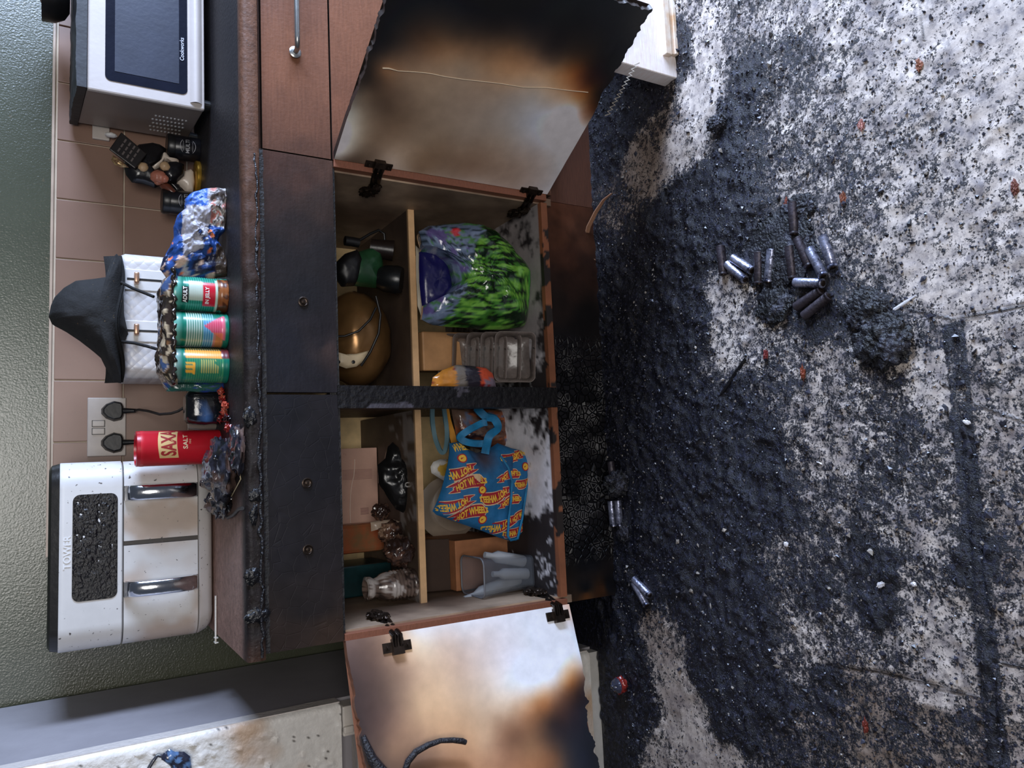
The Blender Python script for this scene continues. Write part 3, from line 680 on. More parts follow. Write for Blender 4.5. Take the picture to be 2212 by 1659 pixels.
# dual drawer air fryer
ax0, ax1, ay, az0, az1 = -.508, -.116, .305, .913, 1.232
af = thing('air_fryer', 'large off-white twin-drawer air fryer with a burnt black display', 'air fryer', ((ax0 + ax1) / 2, .42, .911))
def rrect(x0, x1, y0, y1, r, n=8, taper=0):
    pts = []
    for cx_, cy_, a0 in ((x1 - r, y0 + r, -90), (x1 - r, y1 - r, 0), (x0 + r, y1 - r, 90), (x0 + r, y0 + r, 180)):
        for k in range(n + 1):
            a = R(a0 + 90 * k / n); pts.append((cx_ + r * math.cos(a), cy_ + r * math.sin(a)))
    return pts
def shell(mb, x0, x1, y0, y1, r, zs, col=None, n=8, capb=True, capt=True):
    """stack of rounded rectangles; zs = [(z, inset)]"""
    base = len(mb.v); V = []; m_ = 4 * (n + 1)
    for z, ins in zs:
        V += [(x, y, z) for x, y in rrect(x0 + ins, x1 - ins, y0 + ins, y1 - ins, max(.002, r - ins), n)]
    fs = [(i * m_ + k, i * m_ + (k + 1) % m_, (i + 1) * m_ + (k + 1) % m_, (i + 1) * m_ + k) for i in range(len(zs) - 1) for k in range(m_)]
    if capb: fs.append(tuple(range(m_ - 1, -1, -1)))
    if capt: fs.append(tuple((len(zs) - 1) * m_ + k for k in range(m_)))
    if callable(col): col = col(np.array(V))
    mb._add(V, fs, col)
def c_af(V):
    n = fbm(V, 8, 4, 3)
    t = np.clip((n - .5) * 5 + np.clip(-.42 - V[:, 0], 0, 1) * 8, 0, .8)[:, None]
    return np.array(lin((206, 204, 202)))[None] * (1 - t) + np.array(lin((172, 148, 128)))[None] * t
m_af = mat('sooty_offwhite_plastic', vcol=True, rough=.38, var=.05, bump=.06, bs=60, speck=.16, ss=130, speckcol=(80, 74, 72))
def zlist(a, b, n, e=0): return [(a + (b - a) * i / n, e) for i in range(n + 1)]
q = MB(); shell(q, ax0, ax1, ay, .575, .055, [(1.0965, .003)] + zlist(1.099, 1.212, 14) + [(1.2135, .001)], c_af, 10); q.build('upper_housing', m_af, af, smooth=40)
q = MB(); shell(q, ax0 + .001, ax1 - .001, ay + .001, .574, .05, [(.913, .035), (.918, .018), (.928, .007), (.944, .0), (.946, .003)], c_af, 10); q.build('base', m_af, af, smooth=50)
q = MB(); shell(q, ax0 + .008, ax1 - .008, ay + .012, .572, .05, zlist(.945, 1.098, 2), lin((60, 56, 54)), 10); q.build('inner_body', m_af, af)
q = MB(); shell(q, ax0 + .001, ax1 - .001, ay + .002, .575, .054, [(1.212, .002), (1.214, .0), (1.228, .004), (1.233, .012)], lin((34, 32, 30)), 10); q.build('top_trim', m_vplastic, af, smooth=40)['label'] = 'dark top rim'
xm0, xm1 = -.2955, -.2885
for xa, xb, hx in ((ax0, xm0, -.387), (xm1, ax1, -.186)):
    # drawer front follows the rounded body: keep only its front part
    q = MB(); n = 10; pts = []
    out = rrect(ax0, ax1, ay, .575, .055, n)
    N_ = 60
    def fy(x):
        r_ = .055
        if x < ax0 + r_: d_ = ax0 + r_ - x; return ay + r_ - math.sqrt(max(0, r_ * r_ - d_ * d_))
        if x > ax1 - r_: d_ = x - (ax1 - r_); return ay + r_ - math.sqrt(max(0, r_ * r_ - d_ * d_))
        return ay
    xs_ = [xa + .0015 + (xb - xa - .003) * (0.5 - .5 * math.cos(math.pi * i / N_)) for i in range(N_ + 1)]
    V = []
    zsn = 16
    for j in range(zsn + 1):
        z = .9485 + (1.0950 - .9485) * j / zsn
        V += [(x, fy(x), z) for x in xs_]
    V = np.array(V); q.grid(V, N_ + 1, zsn + 1, c_af(V))
    V2 = V + (0, .014, 0); q.grid(V2, N_ + 1, zsn + 1, c_af(V2), flip=True)
    m_ = N_ + 1
    for (a_, b_) in ((0, 0), (zsn * m_, 0)):
        rr_ = [tuple(V[a_ + i]) for i in range(m_)] + [tuple(V2[a_ + i]) for i in range(m_)]
        q._add(rr_, [(i, i + 1, m_ + i + 1, m_ + i) for i in range(m_ - 1)], lin((180, 176, 172)))
    for c_ in (0, N_):
        rr_ = [tuple(V[j * m_ + c_]) for j in range(zsn + 1)] + [tuple(V2[j * m_ + c_]) for j in range(zsn + 1)]
        q._add(rr_, [(i, i + 1, zsn + 1 + i + 1, zsn + 1 + i) for i in range(zsn)], lin((180, 176, 172)))
    dwr = q.build('drawer', m_af, af, smooth=40)
    q = MB(); hw = .0155; P = []
    zs_ = [(1.0945, .0), (1.09, .010), (1.083, .022), (1.07, .030), (1.03, .034), (.99, .032), (.965, .026), (.952, .014), (.9495, 0)]
    for z, d_ in zs_:
        P += [(hx - hw, ay - d_ + .004, z), (hx - hw * .8, ay - d_, z), (hx, ay - d_ - .0015, z), (hx + hw * .8, ay - d_, z), (hx + hw, ay - d_ + .004, z)]
    q.grid(np.array(P), 5, len(zs_)); P2 = [(x, y + .006 if 0 < i < len(zs_) * 5 else y, z) for i, (x, y, z) in enumerate(P)]
    q.grid(np.array(P2), 5, len(zs_), flip=True)
    for c_ in (0, 4):
        rr_ = [P[j * 5 + c_] for j in range(len(zs_))] + [P2[j * 5 + c_] for j in range(len(zs_))]
        q._add(rr_, [(i, i + 1, len(zs_) + i + 1, len(zs_) + i) for i in range(len(zs_) - 1)])
    q.box((hx - hw, ay - .003, .949), (hx + hw, ay + .003, .958)); q.box((hx - hw, ay - .012, 1.084), (hx + hw, ay + .003, 1.095))
    q.build('handle', mat('chrome_handle', (222, 222, 226), .16, 1, .1, bump=.25, bs=50), dwr, smooth=60)['label'] = 'bright chrome upright handle'
q = MB(); dx0, dx1, dz0, dz1 = -.402, -.184, 1.107, 1.190; a, c = np.meshgrid(np.linspace(dx0, dx1, 70), np.linspace(dz0, dz1, 34))
V = np.c_[a.ravel(), np.full(a.size, ay - .0012), c.ravel()]
ex = np.minimum(np.minimum(V[:, 0] - dx0, dx1 - V[:, 0]), np.minimum(V[:, 2] - dz0, dz1 - V[:, 2]))
V[:, 1] += (fbm(V, 120, 3, 5) - .5) * .006 * np.clip(ex * 90, 0, 1) * np.clip((V[:, 0] + .385) * 20, 0, 1)
def rc(V, r=.014):
    X = V.copy(); cx_ = (dx0 + dx1) / 2; cz_ = (dz0 + dz1) / 2; hx_ = (dx1 - dx0) / 2; hz_ = (dz1 - dz0) / 2
    u = (V[:, 0] - cx_); v = (V[:, 2] - cz_); au = np.abs(u) - (hx_ - r); av = np.abs(v) - (hz_ - r)
    k = (au > 0) & (av > 0); s = np.ones(len(V)); mxx = np.maximum(au, av); L_ = np.hypot(au, av) + 1e-9
    X[k, 0] = cx_ + np.sign(u[k]) * (hx_ - r + au[k] * mxx[k] / L_[k]); X[k, 2] = cz_ + np.sign(v[k]) * (hz_ - r + av[k] * mxx[k] / L_[k]); return X
q.grid(rc(V), 70, 34); q.build('display', mat('crazed_display', (14, 13, 18), .12, 0, .4, 80, .8, 170, bd=.004), af, smooth=70)['label'] = 'blistered glossy black display panel'
q = MB(); text_mesh(q, 'TOWER', .019, (-.30, ay - .0006, 1.1985), (1, 0, 0), (0, 0, 1), bold=.0004); q.build('lettering', mat('pale_letter', (236, 236, 236), .5), af)

# red salt drum with lettering
sc = at(475, 967, .2); scx, scy = -.094, .255
sal = thing('salt_drum', 'red cardboard salt drum with a cream name label, in front of the air fryer', 'salt drum', (scx, scy, .911))
q = MB(); q.lathe([(.0365, .911), (.0375, .913), (.0375, 1.062), (.0378, 1.0625), (.0378, 1.070), (.0365, 1.0705)], (scx, scy, 0), 48)
q.build('tube', mat('red_card', (206, 30, 46), .38, 0, .25, 12, .1, 50), sal, smooth=40)
q = MB(); q.lathe([(.0374, 1.066), (.0374, 1.0765), (.035, 1.078), (.034, 1.073), (.001, 1.072)], (scx, scy, 0), 48); q.build('lid', mat('red_lid', (186, 26, 40), .3, 0, .35, 30, .2, 60), sal, smooth=40)
def on_cyl(r, z0, a0):
    def f(x, y):
        a = a0 + x / r; return np.array([scx + r * math.sin(a), scy - r * math.cos(a), z0 + y])
    return f
q = MB(); V = []; nn = 24; 
for j in range(9):
    for i in range(nn + 1):
        a = -.62 + 1.75 * i / nn; z = .998 + (.037) * j / 8 + (.004 * math.sin((i / nn) * math.pi))
        V.append((scx + .0378 * math.sin(a), scy - .0378 * math.cos(a), z - .001))
q.grid(np.array(V), nn + 1, 9); q.build('label_patch', mat('cream_label', (232, 196, 134), .6), sal, smooth=80)['label'] = 'cream name label'
q = MB(); text_mesh(q, 'SAXA', .040, None, (1, 0, 0), (0, 0, 1), warp=on_cyl(.0382, 1.0155, .33), bold=.0012, sx=.62); q.build('lettering', mat('dark_red_letter', (168, 30, 34), .6), sal)
q = MB(); text_mesh(q, 'SALT', .0125, None, (1, 0, 0), (0, 0, 1), warp=on_cyl(.0381, .984, .33), bold=.0003, sx=1.2); q.build('lettering', mat('cream_letter', (240, 214, 180), .6), sal)
q = MB(); text_mesh(q, 'FINE', .0055, None, (1, 0, 0), (0, 0, 1), warp=on_cyl(.0381, .975, .33)); q.build('lettering', MATS['cream_letter'], sal)

# toaster
tz0, tz1, tx0, tx1, ty = .911, 1.098, .077, .374, .415
to = thing('toaster', 'white quilted four-slice toaster with two side-by-side levers under the black hat', 'toaster', ((tx0 + tx1) / 2, .49, .911))
m_to = mat('quilted_white', (206, 202, 202), .3, 0, .06, 20, 0)
nt = m_to.node_tree; N = nt.nodes
tcn = [n for n in N if n.type == 'TEX_COORD'][0]; mp = N.new('ShaderNodeMapping'); mp.inputs['Rotation'].default_value = (0, R(45), 0); mp.inputs['Scale'].default_value = (1, .3, 1)
vo = N.new('ShaderNodeTexVoronoi'); vo.inputs['Scale'].default_value = 62; vo.inputs['Randomness'].default_value = .12; vo.feature = 'F1'
nt.links.new(tcn.outputs['Object'], mp.inputs[0]); nt.links.new(mp.outputs[0], vo.inputs['Vector'])
bp = N.new('ShaderNodeBump'); bp.inputs['Strength'].default_value = .7; bp.inputs['Distance'].default_value = .004; bp.invert = True
nt.links.new(vo.outputs['Distance'], bp.inputs['Height']); nt.links.new(bp.outputs[0], N['Principled BSDF'].inputs['Normal'])
q = MB(); shell(q, tx0, tx1, ty, .585, .03, [(tz0 + .006, .006)] + zlist(tz0 + .012, tz1 - .012, 8) + [(tz1 - .004, .004), (tz1, .012)], None, 8); q.build('body', m_to, to, smooth=40)
q = MB(); shell(q, tx0 + .02, tx1 - .02, ty + .02, .57, .02, [(tz0, 0), (tz0 + .008, 0)]); q.build('foot_base', m_black, to)
for lx in (.309, .187):
    q = MB(); shell(q, lx - .028, lx + .026, 0, 1, .002, [(0, 0), (0, 0)]) if False else None
    q.box((lx - .027, ty - .0025, .955), (lx + .023, ty + .002, 1.088)); pn = q.build('lever_panel', m_white, to, bevel=.0015)
    q = MB(); q.box((lx - .0035, ty - .0032, .965), (lx + .0015, ty - .0022, 1.084)); q.build('slot', m_black, pn)
    q = MB(); shell(q, lx - .0135, lx + .0125, ty - .022, ty - .002, .004, [(1.0595, .001), (1.0605, 0), (1.0685, 0), (1.0695, .001)], None, 4); q.build('lever', mat('copper_lever', (214, 168, 138), .3, .7), pn, smooth=50)
# hat draped on the toaster
hat = thing('hat', 'black felt hat with drooping brim lying on top of the white toaster', 'hat', (.21, .47, 1.098))
m_felt = mat('black_felt', (26, 25, 25), .85, 0, .4, 90, .5, 260, speck=.03, speckcol=(110, 90, 60))
oc = [(262,828),(245,825),(220,775),(205,762),(170,735),(140,715),(112,700),(105,684),(110,660),(118,642),(138,622),(160,609),(200,604),(238,598),(239,560),(252,548),(262,560),(264,605),(267,640),(268,680),(277,722),(268,738),(263,760)]
pts = [at(a, b_, .40) for a, b_ in oc]
q = MB(); q.pillow(pts, (0, -1, 0), .075, 16, 5, .010, 14, 3, None, .9, cen=at(205, 690, .40)); q.build('crown', m_felt, hat, smooth=70)
bp_ = []
for i in range(41):
    t = i / 40; px = 258 + 14 * math.sin(t * 9.0) * .5; py = 552 + (826 - 552) * t; yy = .41 - .09 * math.sin(t * math.pi); bp_.append(at(px, py, yy))
q = MB()
V = []
for i, p in enumerate(bp_):
    t = i / 40
    for j in range(7):
        s_ = j / 6; V.append((p[0], p[1] + .02 * s_ + .05 * s_ * math.sin(t * math.pi), p[2] + .004 + .022 * s_ - .006 * math.cos(s_ * 3)))
V = np.array(V); q.grid(V, 7, 41); q.grid(V - (0, 0, .003), 7, 41, flip=True); q.build('brim', m_felt, hat, smooth=80)
for a in (((262, 610), (285, 622), (310, 632), (332, 641)), ((262, 738), (290, 741), (318, 748), (342, 755))):
    q = MB(); q.tube([at(x, y, .36 - .02 * i) for i, (x, y) in enumerate(a)], .0035, 8); q.build('cord', m_felt, hat, smooth=60)

# cans: six-pack
def can_cols(kind):
    def f(V):
        a = np.arctan2(V[:, 0], -V[:, 1]); z = V[:, 2]; s = a * .0375
        n = fbm(V + kind * 3, 60, 3, kind)
        c = np.tile(np.array(lin((14, 112, 92))), (len(V), 1)) * (.75 + .5 * n)[:, None]
        rib = (np.sin(z * 2 * math.pi / .0045) * .5 + .5)
        rz = (z > .014) & (z < .086)
        def put(mask, rgb, k=1.0): c[mask] = c[mask] * (1 - k) + np.array(lin(rgb)) * k
        if kind == 0:
            put(rz & (rib > .7), (70, 178, 156), .6)
            put((z > .096), (120, 190, 176), .5)
            put((s < .024) & (s > -.02) & (z > .052) & (z < .078) & (s + z > .0), (206, 214, 200), .8)
            put((s < .02) & (s > -.035) & (z > .026) & (z < .051), (196, 28, 50))
            put((s < .03) & (z > .0225) & (z < .026), (190, 214, 196))
            put((z < .0225) & (s < .036) & (s > -.04), (142, 84, 44)); put((z < .0225) & (s < .036) & (n > .55), (84, 44, 26))
        elif kind == 1:
            put(rz & (rib > .5) & (z > .052), (210, 226, 214), .8)
            put(rz & (z > .026) & (z < .052) & (s < .02), (26, 118, 178), .85); put(rz & (z > .03) & (z < .052) & (rib > .7), (150, 200, 214), .7)
            tri = (np.abs(s - .002) < (.05 - z) * .75) & (z < .05) & (z > .008); put(tri, (196, 62, 92)); put(tri & (rib > .8), (224, 120, 140), .6)
            put((s < -.012) & (z < .03) & (z > .014), (232, 130, 60), .6); put(z > .095, (130, 190, 176), .5)
        else:
            put(rz & (rib > .6), (88, 160, 96), .6)
            put(rz & (s > .012) & (s < .034), (236, 142, 44)); put(rz & (s > .012) & (rib > .6), (250, 176, 84), .7)
            put(rz & (s > -.026) & (s < .002) & (z > .066) & ((np.sin(s * 620) > -.3) | (z < .072)) , (246, 176, 56)); put(rz & (s > -.02) & (s < .008) & (z < .058) & (z > .022) & (rib > .55) & (n > .36), (226, 204, 110), .7)
            put((z < .016) & (s > .01), (96, 36, 40)); put(z > .095, (150, 170, 170), .5)
        return c
    return f
def make_can(kind, label, txt=True):
    t = thing('food_tin', label, 'tin can', (0, 0, 0), 'six tins of the shrink-wrapped pack')
    pr = [(.030, .001), (.0362, .0), (.0372, .0025), (.0362, .006), (.0366, .010)]
    z = .014
    while z < .088: pr += [(.0366, z), (.0357, z + .0022)]; z += .0045
    pr += [(.0366, .090), (.0366, .099), (.0372, .104), (.0360, .107), (.035, .1045), (.0345, .103)]
    q = MB(); q.lathe(pr, (0, 0, 0), 72, col=can_cols(kind)); q.build('can_body', mat('printed_tin', vcol=True, rough=.3, var=.08, bump=.05, coat=.3), t, smooth=50)
    q = MB(); q.lathe([(.0345, .1032), (.028, .1032), (.027, .102), (.001, .102)], (0, 0, 0), 40); q.build('can_lid', m_metal, t, smooth=40)
    def cw(z0, a0):
        def f(x, y): a = a0 + x / .0375; return np.array([.0377 * math.sin(a), -.0377 * math.cos(a), z0 + y])
        return f
    if kind == 0 and txt:
        q = MB(); V = []
        for j in range(2):
            for i in range(11): a = -.70 + .9 * i / 10; V.append((.0374 * math.sin(a), -.0374 * math.cos(a), .079 + .0125 * j))
        q.grid(np.array(V), 11, 2); pt = q.build('label_patch', m_black, t); pt['label'] = 'black band printed ADULT'
        q = MB(); text_mesh(q, 'ADULT', .0105, None, (1, 0, 0), (0, 0, 1), warp=cw(.0853, -.25), bold=.0003); text_mesh(q, 'IN JELLY', .010, None, (1, 0, 0), (0, 0, 1), warp=cw(.0425, -.25), bold=.0003)
        q.build('lettering', mat('white_letter', (240, 240, 236), .5), t)
    return t
CX = (.073, .1485, .224); cylabels = [(2, 0), (1, 1), (0, 2)]
fronts = [(CX[2], .157, 0, 'green food tin with a red jelly band and black adult band, rightmost in front'),
          (CX[1], .157, 1, 'green and white ribbed tin with a pink wedge, middle of the three front tins'),
          (CX[0], .157, 2, 'green ribbed tin with orange lettering, leftmost of the three front tins')]
kinds = {}
for x, y, k, lb in fronts:
    c = make_can(k, lb); c.location = (x, y, .9115); kinds[k] = c
for x, k, lb in ((CX[2] + .006, 1, 'back-row tin behind the red jelly tin, top hidden by melted wrap'), (CX[1] + .004, 2, 'back-row tin behind the pink wedge tin, top hidden by melted wrap'), (CX[0] - .010, 0, 'back-row tin at the left end, a sliver of green ribs showing beside the wrap')):
    c = copy_tree(kinds[k]); c['label'] = lb; c.location = (x, .236, .9115)
# melted shrink wrap
def c_wrap(V):
    n = fbm(V, 26, 4, 3); n2 = fbm(V, 60, 4, 9)
    c = np.tile(np.array(lin((54, 42, 36))), (len(V), 1))
    for lo, rgb in ((.56, (122, 84, 52)), (.61, (186, 172, 160)), (.66, (70, 90, 130))): c[n > lo] = lin(rgb)
    c[n2 > .64] = lin((200, 180, 150)); return c
q = MB()
nU, nV = 80, 34; V = []
for j in range(nV):
    t = j / (nV - 1)
    for i in range(nU):
        s_ = i / (nU - 1); x = .030 + .240 * s_; y = .125 + .155 * t
        e = (1 - abs(2 * s_ - 1) ** 6) * (1 - abs(2 * t - 1) ** 5)
        V.append((x, y, 1.0165 + .020 * e))
V = np.array(V); V[:, 2] += (fbm(V, 30, 4, 7) - .45) * .022; V[:, 1] -= 0
q.grid(V, nU, nV, c_wrap(V)); V2 = V.copy(); V2[:, 2] -= .003; q.grid(V2, nU, nV, c_wrap(V2), flip=True)
q.tube([(.030 + .24 * i / 50, .124 + .003 * math.sin(i), 1.018 + .0025 * math.sin(i * 1.7)) for i in range(51)], [.004 + .0015 * math.sin(i * 2.1) for i in range(51)], 8, lin((40, 32, 28)))
wr = q.build('melted_wrap', m_vshiny, smooth=70); tag(wr, 'glossy brown melted shrink wrap sagging over the tops of the tins', 'plastic wrap')
q = MB()
pts = [at(x, y, .20) for x, y in ((350, 826), (370, 846), (400, 845), (440, 848), (470, 846), (490, 838), (492, 822), (440, 825), (380, 824))]
def c_bl(V):
    n = fbm(V, 30, 4, 5); c = np.tile(np.array(lin((46, 66, 140))), (len(V), 1)); c[n > .55] = lin((120, 124, 132)); c[n < .42] = lin((40, 84, 74)); return c
q.pillow(pts, (0, -1, 0), .008, 6, 4, .004, 40, 2, c_bl)
tag(q.build('melted_wrap', m_vshiny, smooth=70), 'crumpled blue and grey wrap end hanging at the left end of the tins', 'plastic wrap')

# melted blue bag
q = MB(); ol = [(400, 430), (412, 418), (440, 409), (470, 405), (490, 407), (490, 440), (489, 470), (486, 500), (474, 512), (472, 525), (484, 548), (492, 575), (492, 598), (460, 602), (400, 602), (360, 600), (345, 583), (352, 558), (366, 535), (376, 512), (375, 490), (383, 465), (398, 452)]
def c_bag(V):
    p = V; n = fbm(p, 26, 4, 41); n2 = fbm(p, 55, 4, 43); x = V[:, 0]
    n = fbm(p, 17, 3, 41); blue = np.array(lin((40, 72, 134))); c = np.tile(blue, (len(V), 1)) * (.5 + 1.0 * fbm(p, 20, 3, 3))[:, None]
    gray = (n > .50) & (V[:, 2] < 1.0 - (x < .40) * 0.0); c[gray] = lin((160, 158, 166))
    low = (V[:, 2] < .945) & (x > .37); c[low] = lin((190, 186, 182)); c[low & (n2 > .52)] = lin((84, 76, 74)); c[low & (n2 < .42)] = lin((186, 120, 110))
    c[(x > .41) & (V[:, 2] > .95)] = np.array(lin((50, 92, 170)))
    c[(n2 > .72) & (x < .36)] = lin((206, 110, 60)); c[(n < .36)] = lin((30, 34, 58)); c[(x < .32) & (n2 < .38)] = lin((196, 168, 152)); c[(np.abs(n - .5) < .008)] = lin((50, 46, 56)); c[(x < .33) & (V[:, 2] < .935)] = lin((60, 50, 44))
    return c
q.pillow([at(a, b_, .155) for a, b_ in ol], (0, -1, 0), .026, 34, 6, .026, 40, 5, c_bag, .6, cen=at(435, 500, .155))
tag(q.build(zmin=.9112, name='melted_bag', mats=mat('melted_print', vcol=True, rough=.34, var=.35, ns=70, bump=.7, bs=120, spec=.4), smooth=60), 'melted blue and grey multipack bag slumped on the worktop edge beside the tins', 'plastic bag')

# black tub with blue label, red melted bits
q = MB(); tc_ = (-.010, .235)
tub = thing('melted_tub', 'glossy black melted tub with a blue label, between tins and salt drum', 'tub', (tc_[0], tc_[1], .911))
def c_tub(V):
    c = np.tile(np.array(lin((20, 20, 24))), (len(V), 1)); m_ = (V[:, 1] < tc_[1] - .01) & (V[:, 2] > .924) & (V[:, 2] < .962) & (V[:, 0] < .0) ; c[m_] = lin((70, 108, 168)); c[m_ & (fbm(V, 60, 3, 3) > .55)] = lin((24, 30, 44)); return c
shell(q, -.046, .028, .20, .27, .02, [(.911, .004), (.916, 0), (.93, .001), (.945, -.001), (.965, .001), (.978, .004), (.984, .012)], c_tub, 8); q.build('body', m_vshiny, tub, smooth=60)
q = MB()
def c_red(V):
    n = fbm(V, 50, 4, 3); c = np.tile(np.array(lin((128, 26, 24))), (len(V), 1)); c[n > .60] = lin((180, 84, 64)); c[n < .46] = lin((36, 16, 18)); return c
for i, (px, py) in enumerate(((472, 852), (480, 862), (487, 875), (484, 890), (490, 905), (476, 905), (492, 925), (478, 845))):
    q.blob(az(px, py, .918), (.008, .010, .006), 1.0, 3, i, 20, 14, c_red)
tag(q.build('melted_plastic', m_vshiny, smooth=60, zmin=.9112), 'crusty red melted plastic at the foot of the black tub', 'melted plastic')
q = MB(); q.lathe([(.022, .911), (.023, .94), (.019, .968), (.0, .97)], (-.032, .30, 0), 30); tag(q.build('grey_lid', mat('translucent_grey', (150, 138, 128), .3), smooth=60), 'small rounded grey tub behind the black melted tub', 'tub')

# charred lump near the edge
def c_lump(V):
    n = fbm(V, 22, 4, 3); c = np.tile(np.array(lin((46, 46, 56))), (len(V), 1)); c[n > .58] = lin((92, 74, 68)); c[n < .42] = lin((20, 19, 22)); return c
q = MB()
q.blob((-.145, .13, .931), (.062, .095, .032), .45, 3, 5, 48, 30, c_lump); q.blob((-.205, .16, .925), (.038, .06, .02), .6, 4, 8, 30, 20, c_lump); q.blob((-.11, .02, .918), (.045, .05, .014), .6, 4, 12, 30, 20, c_lump)
q.blob((-.215, .215, .925), (.022, .02, .022), .6, 4, 15, 20, 14, c_lump)
tag(q.build('charred_lump', m_vshiny, smooth=70, zmin=.9112), 'glossy grey-black melted lump in front of the air fryer and salt drum', 'melted plastic')
for i, (pth_, r_, lb, cl) in enumerate(((((500, 1072), (512, 1050), (520, 1035), (516, 1010)), .0012, 'thin pale twin wire trailing from the melted lump', (200, 184, 150)), (((492, 1118), (505, 1112), (516, 1100), (524, 1098)), .0035, 'short black charred stick on the worktop near the lump', (26, 26, 28)))):
    q = MB(); q.tube([az(a, b_, .9125 + r_) for a, b_ in pth_], r_, 8); tag(q.build('charred_stick' if i else 'wire', mat('wire%d' % i, cl, .5), smooth=60), lb, 'stick' if i else 'wire')
q = MB(); A_ = az(468, 1287, .913); B_ = az(468, 1390, .913); q.tube([A_ + (0, 0, .002), B_ + (0, 0, .002)], .0022, 8); q.box((B_[0] + .002, B_[1] - .008, .9105), (B_[0] + .004, B_[1] + .008, .918)); q.box((B_[0] + .012, B_[1] - .008, .9105), (B_[0] + .0135, B_[1] + .008, .918))
tag(q.build('syringe', mat('white_scale', (226, 220, 210), .5, speck=.3, ss=300, speckcol=(90, 84, 80)), smooth=50), 'thin white plastic syringe lying in front of the air fryer', 'syringe')

# canisters
for (px, py, Y, lab, hh) in ((0, 0, 0, 'black canister with white oval label, beside the microwave', .078), (1, 0, 0, 'black canister with white oval label, half behind the blue bag', .09)):
    cx_, cy_ = ((.682, .505), (.535, .50))[px]
    t = thing('canister', lab, 'canister', (cx_, cy_, .911), 'pair of black canisters')
    rr_ = .031
    q = MB(); q.lathe([(rr_ * .95, .911), (rr_, .914), (rr_, .911 + hh - .02), (rr_ * .98, .911 + hh - .018)], (cx_, cy_, 0), 40); q.build('jar', mat('canister_black', (24, 24, 30), .3), t, smooth=40)
    q = MB(); q.lathe([(rr_ * 1.02, .911 + hh - .018), (rr_ * 1.04, .911 + hh - .004), (rr_ * .95, .911 + hh), (.001, .911 + hh)], (cx_, cy_, 0), 40); q.build('lid', mat('canister_lid', (20, 20, 22), .35), t, smooth=40)
    an = math.atan2(CAM[0] - cx_, -(CAM[1] - cy_)) + .25
    def cw(z0, a0, r_=rr_ + .0004):
        def f(x, y): a = a0 + x / r_; return np.array([cx_ + r_ * math.sin(a), cy_ - r_ * math.cos(a), z0 + y])
        return f
    q = MB(); zc = .911 + hh * .40
    text_mesh(q, 'MULTI', .013, None, (1, 0, 0), (0, 0, 1), warp=cw(zc, an), bold=.0001)
    for yy, sgn in ((.011, 1), (-.011, -1)):
        V = []
        for i in range(17):
            x = -.016 + .032 * i / 16; d_ = sgn * .007 * (1 - (x / .017) ** 2); V += [cw(zc, an)(x, yy + d_ - .0006), cw(zc, an)(x, yy + d_ + .0006)]
        q._add(V, [(2 * i, 2 * i + 2, 2 * i + 3, 2 * i + 1) for i in range(16)])
        V = []
        for i in range(17):
            x = -.013 + .026 * i / 16; V += [cw(zc, an)(x, yy - .0004), cw(zc, an)(x, yy + .0002)]
        q._add(V, [(2 * i, 2 * i + 2, 2 * i + 3, 2 * i + 1) for i in range(16)])
    q.build('lettering', mat('silver_letter', (176, 176, 182), .4), t)

# figurine
Yf = .50
fg = thing('figurine', 'small figurine in black coat and white shirt holding up a black plaque', 'figurine', at(425, 385, Yf) * np.array([1, 1, 0]) + np.array([0, 0, .911]))
def pf(x, y, d=0): return at(x, y, Yf + d)
q = MB(); cbb = pf(424, 382); q.lathe([(.0, .9112), (.043, .9112), (.044, .915), (.044, .920), (.040, .923), (.0, .923)], (cbb[0], Yf + .01, 0), 40, cap=False); q.build('base', mat('gold_rim', (206, 160, 64), .25, .7), fg, smooth=40)['label'] = 'gold rimmed base'
q = MB(); q.pillow([pf(a, b_) for a, b_ in ((412, 365), (418, 372), (421, 395), (417, 416), (404, 417), (392, 405), (380, 396), (394, 383), (398, 370))], (0, -1, 0), .02, 8, 4, .002, 40, 3, None, .6); q.pillow([pf(a, b_) for a, b_ in ((349, 326), (358, 330), (370, 344), (386, 346), (387, 358), (376, 356), (364, 348), (352, 350), (344, 362), (328, 370), (322, 367), (342, 356), (347, 338))], (0, -1, 0), .012, 6, 3, .001, 30, 3, None, .6, cen=pf(355, 342, -.004))
q.build('shirt', mat('ivory_glaze', (222, 206, 190), .25), fg, smooth=60)
q = MB(); q.pillow([pf(a, b_) for a, b_ in ((300, 312), (330, 308), (345, 312), (360, 322), (350, 350), (325, 366), (340, 380), (345, 400), (335, 406), (310, 398), (285, 394), (272, 378), (266, 355), (280, 330))], (0, -1, 0), .022, 10, 4, .003, 30, 6, None, .7)
q.pillow([pf(a, b_, -.012) for a, b_ in ((362, 350), (380, 350), (398, 356), (398, 380), (382, 394), (365, 398), (352, 384), (350, 362))], (0, -1, 0), .022, 8, 4, .002, 30, 7, None, .7)
q.pillow([pf(a, b_) for a, b_ in ((388, 400), (396, 416), (384, 418), (366, 400), (354, 392), (372, 392))], (0, -1, 0), .010, 6, 3, .001, 30, 8); q.build('coat', mat('black_glaze', (24, 22, 24), .22), fg, smooth=60)
q = MB(); q.blob(pf(343, 383, -.024), (.017, .014, .019), .25, 3, 4, 24, 16); q.blob(pf(356, 386, -.03), (.010, .009, .009), .2, 3, 2, 20, 12); q.blob(pf(341, 395, -.022), (.006, .006, .008), .2, 3, 2, 14, 10)
q.build('head', mat('ruddy_face', (190, 118, 98), .35, col2=(150, 96, 76)), fg, smooth=70)
